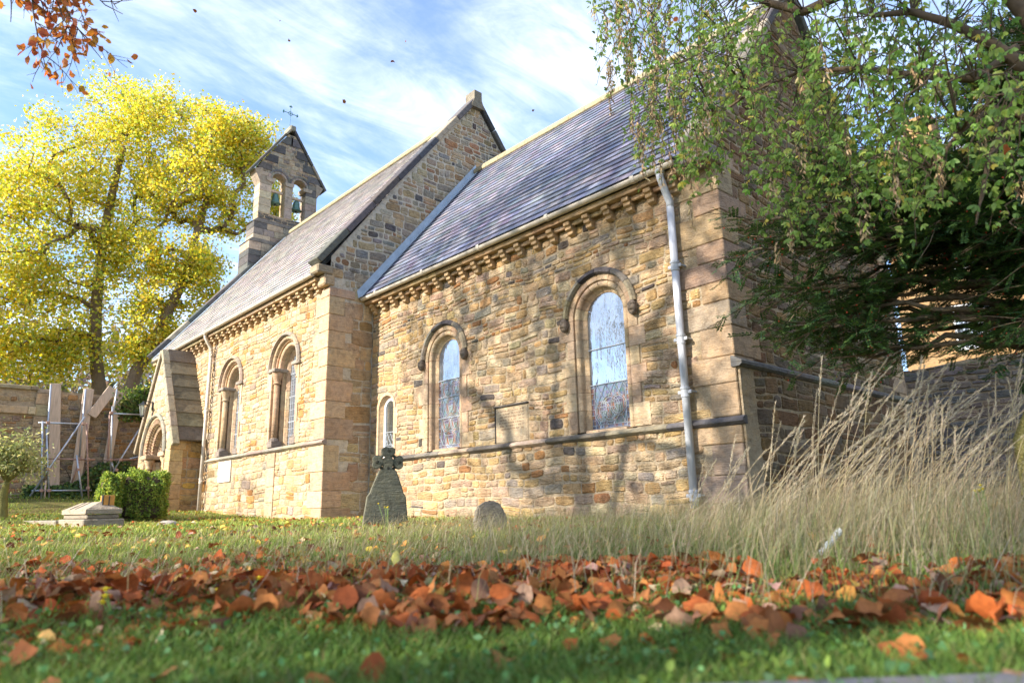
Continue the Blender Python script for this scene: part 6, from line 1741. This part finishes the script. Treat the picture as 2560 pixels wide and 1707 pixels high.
# ------------------------------------------------------------------ grass
AZ0 = math.atan2(AX_F[1], AX_F[0])
def sample_fan(n, d0, d1, a0=-41, a1=41, pw=1.0):
    d = d0 + (d1 - d0) * rng.random(n) ** pw; a = AZ0 - np.radians(rng.uniform(a0, a1, n))
    return CAM[0] + d * np.cos(a), CAM[1] + d * np.sin(a), d, np.degrees(AZ0 - a)
def inside_church(x, y):
    return ((x > XN - .1) & (x < .1) & (y > -.04) & (y < 6.4)) | ((x < XN) & (x > XB) & (y > YN - .04) & (y < 7.5)) | ((x < PX1) & (x > PX0) & (y > PYF) & (y < 0)) | (x < XW + .05) | (y > YR - .05)
RIGHT = AX_R * np.array([1, 1, 0]); RIGHT /= np.linalg.norm(RIGHT)
def blades(x, y, h, w_, lean, cb, ct, bend=.5, wind=None):
    n = len(x); P = np.stack([x, y, ground_z(x, y) - .01], 1)
    dr = rng.normal(size=(n, 3)) * np.array([1, 1, 0]); dr = unit(dr) * lean[:, None]
    if wind is not None: dr = dr + wind
    side = unit(np.cross(dr + rng.normal(size=(n, 3)) * .4, [0, 0, 1.0]) + 1e-4); side[:, 2] = 0
    up = np.array([0, 0, 1.0])
    m1 = P + (up * .55 + dr * .30) * h[:, None]; tp = P + (up * (1 - bend * .35) + dr * 1.0) * h[:, None]
    hw = side * w_[:, None] / 2
    Vv = np.stack([P - hw, P + hw, m1 + hw * .8, m1 - hw * .8, tp + hw * .12, tp - hw * .12], 1).reshape(-1, 3)
    b = (np.arange(n) * 6)[:, None]; Ff = np.concatenate([b + np.array([[0, 1, 2, 3]]), b + np.array([[3, 2, 4, 5]])], 0)
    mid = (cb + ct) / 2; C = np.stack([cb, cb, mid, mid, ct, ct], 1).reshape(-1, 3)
    return Vv, Ff, C
def merge(parts):
    V_, F_, C_ = [], [], []; o = 0
    for v, f, c in parts: V_.append(v); F_.append(f + o); C_.append(c); o += len(v)
    return np.concatenate(V_), np.concatenate(F_), np.concatenate(C_)
rng = np.random.default_rng(121)
G1 = [(.115, .215, .035), (.175, .295, .055), (.08, .155, .028), (.26, .34, .07), (.27, .25, .09)]
parts = []
x, y, d, a = sample_fan(52000, 1.0, 2.6, -42, 42, .8)
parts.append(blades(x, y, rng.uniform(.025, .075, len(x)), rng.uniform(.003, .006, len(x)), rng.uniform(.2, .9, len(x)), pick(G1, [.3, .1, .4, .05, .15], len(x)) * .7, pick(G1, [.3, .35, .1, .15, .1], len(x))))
x, y, d, a = sample_fan(24000, 2.4, 7, -42, 42, .8); k = ~inside_church(x, y); x, y = x[k], y[k]
parts.append(blades(x, y, rng.uniform(.04, .10, len(x)), rng.uniform(.003, .006, len(x)), rng.uniform(.2, .9, len(x)), pick(G1, [.3, .1, .4, .05, .15], len(x)) * .7, pick(G1, [.25, .2, .1, .2, .25], len(x)), wind=RIGHT * .25))
x, y, d, a = sample_fan(60000, 5.5, 27, -42, 20, .75); k = ~inside_church(x, y); x, y, d = x[k], y[k], d[k]
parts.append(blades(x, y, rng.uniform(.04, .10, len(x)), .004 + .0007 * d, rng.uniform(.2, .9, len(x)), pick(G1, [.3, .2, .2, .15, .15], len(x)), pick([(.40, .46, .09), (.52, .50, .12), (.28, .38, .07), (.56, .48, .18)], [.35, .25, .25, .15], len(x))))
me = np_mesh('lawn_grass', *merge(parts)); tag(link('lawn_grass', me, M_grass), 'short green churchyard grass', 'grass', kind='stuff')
# broad leaved weeds between the blades
x, y, d, a = sample_fan(1700, 1.05, 2.7, -42, 42, .9); n = len(x); P = np.stack([x, y, ground_z(x, y) + rng.uniform(.0, .045, n)], 1)
A = rand_dirs(n); A[:, 2] = np.abs(A[:, 2]) * .5 + .1; ln = rng.uniform(.012, .028, n); Vv, Ff = leaf_arrays(P, A, rand_dirs(n), ln, ln * .7, .1, -.1)
tag(link('clover_weeds', np_mesh('clover_weeds', Vv, Ff, np.repeat(pick([(.12, .26, .09), (.18, .34, .13), (.09, .19, .05), (.22, .33, .06)], [.3, .3, .25, .15], n), 6, 0)), M_grass), 'small clover leaves in the nearest turf', 'weeds', kind='stuff')
# dry long grass
DRY = [(.44, .34, .20), (.50, .41, .27), (.34, .25, .14), (.54, .46, .33), (.28, .27, .12)]
def noise2(x, y): return .5 + .25 * np.sin(x * 1.3 + 1.7 * np.sin(y * .9)) + .25 * np.sin(y * 1.9 - 1.1 * x + 2)
parts = []
x, y, d, a = sample_fan(38000, 2.3, 9.2, -41, 42, .85); k = ~inside_church(x, y)
dens = np.clip(.38 + .75 * noise2(x, y) * sstep(-26, 6, a) + .28 * sstep(8, 20, a), 0, 1) * (.12 + .88 * sstep(2.7, 3.9, d)) * (1 - .75 * sstep(6.5, 8.8, d) * sstep(0, -14, a))
dens = dens * (.78 + .22 * sstep(-16, -6, a)); k &= rng.random(len(x)) < dens; x, y, d, a = x[k], y[k], d[k], a[k]
h = rng.uniform(.08, .38, len(x)) * (.6 + .4 * sstep(-18, -4, a)) * (1 + .45 * sstep(5, 20, a)) * (1 - .35 * sstep(-10, -35, a)) * (.6 + .7 * noise2(x * 2.1, y * 2.3))
parts.append(blades(x, y, h, rng.uniform(.0018, .0036, len(x)), rng.uniform(.1, .7, len(x)), pick(G1 + DRY, [.2, .1, .1, .1, .1, .1, .1, .1, .05, .05], len(x)) * .8, pick(DRY, [.3, .25, .2, .15, .1], len(x)), wind=RIGHT * rng.uniform(-.25, 1.0, (len(x), 1))))
xs_, ys_, ds_, as_ = sample_fan(900, 2.5, 7.5, -42, 42, .9); k = ~inside_church(xs_, ys_); xs_, ys_ = xs_[k], ys_[k]; n = len(xs_)
parts.append(blades(xs_, ys_, rng.uniform(.16, .38, n), rng.uniform(.002, .0035, n), rng.uniform(.9, 2.4, n), pick(DRY, [.2, .3, .1, .4, 0], n), pick(DRY, [.2, .3, .0, .5, 0], n), bend=1.2, wind=RIGHT * .4))
me = np_mesh('dry_grass', *merge(parts)); tag(link('dry_grass', me, M_grass), 'long dry straw coloured grass before the church', 'grass', kind='stuff')
# tall feathery grass, right
parts = []
rng = np.random.default_rng(131)
n = 1300; px = rng.uniform(1640, 2640, n) ; d = 4.3 + 3.0 * rng.random(n); xy = np.array([atd(p_, 1300, q_)[:2] for p_, q_ in zip(px, d)]); x, y = xy[:, 0], xy[:, 1]
k = ~inside_church(x, y) & (rng.random(n) < .35 + .65 * sstep(1720, 2000, px)); x, y, px = x[k], y[k], px[k]
h = rng.uniform(.35, .85, len(x)) * (.55 + .45 * sstep(1700, 2050, px))
parts.append(blades(x, y, h, rng.uniform(.003, .006, len(x)), rng.uniform(.05, .4, len(x)), pick(DRY + [(.2, .24, .1)], [.2, .2, .2, .1, .1, .2], len(x)) * .7, pick(DRY, [.3, .3, .15, .2, .05], len(x)), wind=RIGHT * rng.uniform(.2, 1.0, (len(x), 1)) + AX_F * np.array([1, 1, 0]) * rng.normal(size=(len(x), 1)) * .15, bend=.7))
mbp = MB(); HP, HA, HL = [], [], []
for k in range(190):
    pxx = 1690 + 930 * rng.random() ** .8; dd = 4.5 + 2.6 * rng.random(); b = atd(pxx, 1300, dd); b[2] = gz(b[0], b[1])
    if inside_church(b[0], b[1]): continue
    H = rng.uniform(.6, 1.32) * (.55 + .45 * float(sstep(1690, 2000, pxx))); ln_ = rng.uniform(.08, .95)
    w_ = RIGHT * ln_ + AX_F * np.array([1, 1, 0]) * rng.normal() * .15
    pts = [b + np.array([0, 0, 1.0]) * H * (t - .12 * ln_ * t * t) + w_ * H * t ** 1.7 for t in np.linspace(0, 1, 9)]
    tube(mbp, pts, list(np.linspace(.0026, .0014, 9)), 4, pal([(.50, .39, .22), (.56, .45, .28)], jit=.1), cap=False)
    hl = rng.uniform(.24, .40) / H
    for j in range(120):
        t = 1 - hl * rng.random(); i = min(int(t * 8), 7); f = t * 8 - i; q = pts[i] * (1 - f) + pts[i + 1] * f; dr = unit(pts[i + 1] - pts[i])
        HP.append(q); HA.append(dr + rng.normal(size=3) * .2); HL.append(rng.uniform(.022, .042))
P, A, S = np.array(HP), np.array(HA), np.array(HL); Vv, Ff = leaf_arrays(P, A, rand_dirs(len(P)), S, S * .09)
parts.append((Vv, Ff, np.repeat(pick([(.50, .42, .30), (.42, .35, .24), (.56, .49, .37)], [.4, .3, .3], len(P), .1), 6, 0)))
parts.append((np.array(mbp.v), np.array(mbp.f), np.array(mbp.c)))
me = np_mesh('feather_grass', *merge(parts)); tag(link('feather_grass', me, M_grass), 'tall pale feathery grass leaning right beside the east wall', 'grass', kind='stuff')

# ------------------------------------------------------------------ fallen leaves
rng = np.random.default_rng(141); random.seed(142)
def leaf_proto(seed, lob):
    r_ = random.Random(seed); mb = MB(); n_o = 14
    k1, k2, tw = r_.uniform(-2.4, 2.6), r_.uniform(-2.6, 3.2), r_.uniform(-1.3, 1.3)
    def zf(a, b): return .5 * (k1 * a * a + k2 * b * b) + tw * a * b + .05 * math.sin(9 * a + seed) * math.cos(8 * b)
    vs = [(0, 0, zf(0, 0))]
    for k in range(7):
        t = 2 * math.pi * k / 7; q = .24; vs.append((q * math.cos(t), q * math.sin(t), zf(q * math.cos(t), q * math.sin(t))))
    for k in range(n_o):
        t = 2 * math.pi * k / n_o; q = .5 * (1 - lob * (.5 - .5 * math.cos(5 * t + .3))) * r_.uniform(.88, 1.08) * (1.12 if k == 0 else 1)
        x_, y_ = q * math.cos(t), q * .82 * math.sin(t); vs.append((x_, y_, zf(x_, y_)))
    fs = [(0, 1 + k, 1 + (k + 1) % 7) for k in range(7)]
    for k in range(7):
        a, b = 1 + k, 1 + (k + 1) % 7; o0, o1, o2 = 8 + 2 * k, 8 + 2 * k + 1, 8 + (2 * k + 2) % n_o
        fs += [(a, o0, o1), (a, o1, b), (b, o1, o2)]
    mb.add(vs, fs); mb.add([(.0, -.006, zf(0, 0)), (.0, .006, zf(0, 0)), (-.62, .01, zf(-.4, 0) + .04), (-.62, -.002, zf(-.4, 0) + .04)], [(0, 1, 2, 3)])
    me = mb.mesh('fallen_leaf', True); me.materials.append(M_fallen); return me
protos = [leaf_proto(200 + k, random.choice([.04, .1, .18, .28, .34])) for k in range(10)]
def pile(x, y, d):
    return .05 * noise2(x * 2.3, y * 2.1) + .05 * np.exp(-((d - 3.3) / .5) ** 2)
# scatter: drift between 1.9 and 4.3 m
n = 17000; x, y, d, a = sample_fan(n, 1.75, 6.2, -42, 42, 1.0)
near = 2.14 + .1 * np.sin(a * .23) + .05 * np.sin(a * .9); far = 3.45 + .45 * np.sin(a * .16 + 1) + 2.2 * sstep(2, -16, a) * rng.random(len(a)) ** 1.5 + .25 * np.sin(a * .55)
k = (d > near + rng.normal(size=n) * .08) & (d < far + rng.normal(size=n) * .25) & (rng.random(n) < .30 + 1.1 * noise2(x * 2.6 + 1, y * 2.9)); x, y, d, a = x[k], y[k], d[k], a[k]
hgt = rng.random(len(x)) * pile(x, y, d) + .012
sz = .032 + .07 * rng.random(len(x)) ** 1.35
score = sz / d * (hgt > .02); order = np.argsort(-score)[:262]
mask = np.zeros(len(x), bool); mask[order] = True
LBL = 'curled rust brown leaf lying in the foreground leaf drift'
def put_leaf(x_, y_, z_, s_, lab, grp, tilt=.7):
    o = bpy.data.objects.new('fallen_leaf', random.choice(protos)); coll.objects.link(o)
    o.location = (x_, y_, z_); o.scale = (s_, s_, s_); o.rotation_euler = (random.gauss(0, tilt), random.gauss(0, tilt), random.uniform(0, 6.28)); tag(o, lab, 'leaf', grp); return o
for i in np.where(mask)[0]: put_leaf(x[i], y[i], gz(x[i], y[i]) + hgt[i] + .01, sz[i], LBL, 'leaves of the foreground drift')
x2, y2, d2, a2 = sample_fan(38, 1.25, 2.0, -40, 40, .6)
for i in range(38): put_leaf(x2[i], y2[i], gz(x2[i], y2[i]) + random.uniform(.015, .035), random.uniform(.04, .085), 'single brown leaf lying on the nearest green turf', 'leaves on the near turf', .45)
def litter_arrays(x, y, z, s, C, tilt):
    """joined leaves using the same curled shapes"""
    Vl, Fl, Cl = [], [], []; o = 0
    pv = [np.array([v.co[:] for v in m_.vertices])[:22] for m_ in protos]
    pf = [np.array([list(p.vertices) for p in m_.polygons if len(p.vertices) == 3]) for m_ in protos]
    for i in range(len(x)):
        q = int(rng.integers(0, len(protos))); tx_, ty_, tz_ = rng.normal() * tilt, rng.normal() * tilt, rng.uniform(0, 6.28)
        M_ = np.array((Matrix.Rotation(tz_, 3, 'Z') @ Matrix.Rotation(ty_, 3, 'Y') @ Matrix.Rotation(tx_, 3, 'X')))
        Vl.append(pv[q] @ M_.T * s[i] + np.array([x[i], y[i], z[i]])); Fl.append(pf[q] + o); Cl.append(np.tile(C[i], (22, 1))); o += 22
    return np.concatenate(Vl), np.concatenate(Fl), np.concatenate(Cl)
BR = [(.37, .10, .027), (.26, .068, .022), (.42, .16, .045), (.31, .13, .05), (.17, .05, .022), (.50, .31, .09), (.55, .42, .25), (.40, .24, .17), (.08, .035, .022)]
WB = [.24, .17, .17, .13, .10, .02, .02, .09, .06]
r_ = ~mask
V_, F_, C_ = litter_arrays(x[r_], y[r_], ground_z(x[r_], y[r_]) + hgt[r_] * .8, sz[r_] * .95, pick(BR, WB, r_.sum(), .2), .6)
me = np_mesh('leaf_drift', V_, F_, C_, True); tag(link('leaf_drift', me, M_litter), 'drift of rust brown fallen leaves across the foreground', 'leaves', kind='stuff')
xs, ys, ds, as_ = sample_fan(7500, 4.0, 22, -42, 42, .7); k = ~inside_church(xs, ys) & (rng.random(7500) < .25 + .75 * noise2(xs * .8, ys * .8) ** 2); xs, ys, ds = xs[k], ys[k], ds[k]
V_, F_, C_ = litter_arrays(xs, ys, ground_z(xs, ys) + rng.uniform(.01, .05, len(xs)), rng.uniform(.05, .095, len(xs)), pick(BR + [(.62, .42, .08), (.58, .28, .06)], WB + [.2, .2], len(xs), .14), .4)
me = np_mesh('leaf_scatter', V_, F_, C_, True); tag(link('leaf_scatter', me, M_litter), 'scattered orange leaves on the lawn towards the church', 'leaves', kind='stuff')

# leaves drifting down through the air
for (px, py, d, s, lab) in ((487, 28, 9, .055, 'small dark falling leaf near the top edge of the sky, leftmost'), (700, 52, 11, .04, 'tiny falling leaf high above the bell gable'), (722, 101, 9, .05, 'small falling leaf high in the sky above the bell gable cross'), (1014, 103, 11, .05, 'tiny falling leaf high above the nave ridge'), (982, 155, 8, .065, 'reddish falling leaf above the nave roof, larger than its neighbours'), (861, 254, 8, .068, 'reddish falling leaf just right of the bell gable cross'), (1333, 276, 10, .05, 'small dark falling leaf right of the nave gable apex'), (1690, 50, 4.6, .05, 'blurred orange falling leaf among the laburnum pods'), (2513, 373, 4.2, .06, 'bright orange leaf caught in the laburnum at right')):
    p = atd(px, py, d); o = put_leaf(p[0], p[1], p[2], s, lab, 'falling leaves', 1.2); o.name = 'falling_leaf'
yl = atd(985, 1412, 3.6); V_, F_ = leaf_arrays(np.array([[0, 0, 0.0]]), np.array([[.15, .1, 1.0]]), np.array([RIGHT]), np.array([.075]), np.array([.045]))
o = link('fallen_leaf', np_mesh('fallen_leaf', V_, F_, np.tile([.62, .58, .16], (6, 1))), M_litter, None, tuple(yl)); tag(o, 'pale yellow leaf standing upright in the dry grass', 'leaf')

# yellow flowers of ragwort
def flower(px, py, d, n, lab, seed):
    r_ = np.random.default_rng(seed); b = atd(px, py, d); gx0, gy0 = b[0], b[1]; zb = gz(gx0, gy0)
    f = empty('yellow_wildflower', (gx0, gy0, zb)); tag(f, lab, 'flower', 'yellow wildflowers in the grass')
    for k in range(n):
        tipp = np.array([r_.normal() * .03, r_.normal() * .03, b[2] - zb + r_.normal() * .025])
        mb = MB(); tube(mb, [(r_.normal() * .01, r_.normal() * .01, -.02), tipp * .6 + np.array([.01, 0, 0]), tipp], .002, 4, (.18, .28, .06)); mb.build('stem', M_grassplain, f)
        mb = MB(); c = tipp
        for q in range(11):
            t = 2 * math.pi * q / 11; rr = .017; e = c + np.array([rr * math.cos(t), rr * math.sin(t), .004]); s = np.array([-math.sin(t), math.cos(t), 0]) * .004
            mb.add([c - s * .5, c + s * .5, e + s, e - s], [(0, 1, 2, 3)])
        lathe(mb, [(.006, -.004), (.007, .004), (.003, .008)], 8, tuple(c)); mb.build('flower_head', M_petal, f)
M_grassplain = plain_mat('green stem', (.18, .28, .06), rough=.7)
for i, (px, py, d, n, lab) in enumerate(((290, 1487, 2.55, 3, 'yellow wildflower at the left end of the leaf drift'), (545, 1470, 2.7, 3, 'yellow wildflower in the drift below the porch'), (605, 1455, 2.9, 2, 'small yellow wildflower right of the other two in the drift'), (968, 1262, 7.5, 4, 'yellow wildflower standing before the cross gravestone'), (2455, 1225, 4.5, 4, 'pale yellow wildflower among the tall grass at right'))): flower(px, py, d, n, lab, 300 + i)

# white ribbed tube lying in the grass, kerb in the corner
a, b = atd(2062, 1372, 4.4), atd(2100, 1326, 4.5); wt = empty('plastic_tube', tuple(a)); tag(wt, 'white ribbed plastic tube sticking out of the dry grass', 'tube')
mb = MB(); dv = b - a; pts = [dv * t for t in np.linspace(-.3, 1, 40)]; tube(mb, pts, [.0175 + .0022 * (i % 2) for i in range(40)], 12); mb.build('ribbed_sleeve', M_white, wt, recalc=True)
mb = MB(); tube(mb, [dv * 1.0, dv * 1.03], [.018, .012], 12); mb.build('end_cap', M_white, wt, recalc=True)
ka, kb = on(1560, 1706, 2, -.075), on(2560, 1671, 2, -.075); kd = kb - ka; kd[2] = 0; kl = np.linalg.norm(kd); kd /= kl; kn = np.array([kd[1], -kd[0], 0]) 
if (CAM - ka) @ kn < 0: kn = -kn
mb = MB(); cbox(mb, (-.3, 0, -.2), (kl + .8, .35, 0), .015, (.22, .215, .22), T=lambda p: tuple(kd * p[0] + kn * p[1] + np.array([0, 0, p[2]])), jit=.003)
o = mb.build('stone_kerb', M_weather, None, recalc=True, loc=tuple(ka)); tag(o, 'grey stone kerb edge at the bottom right corner', 'kerb')
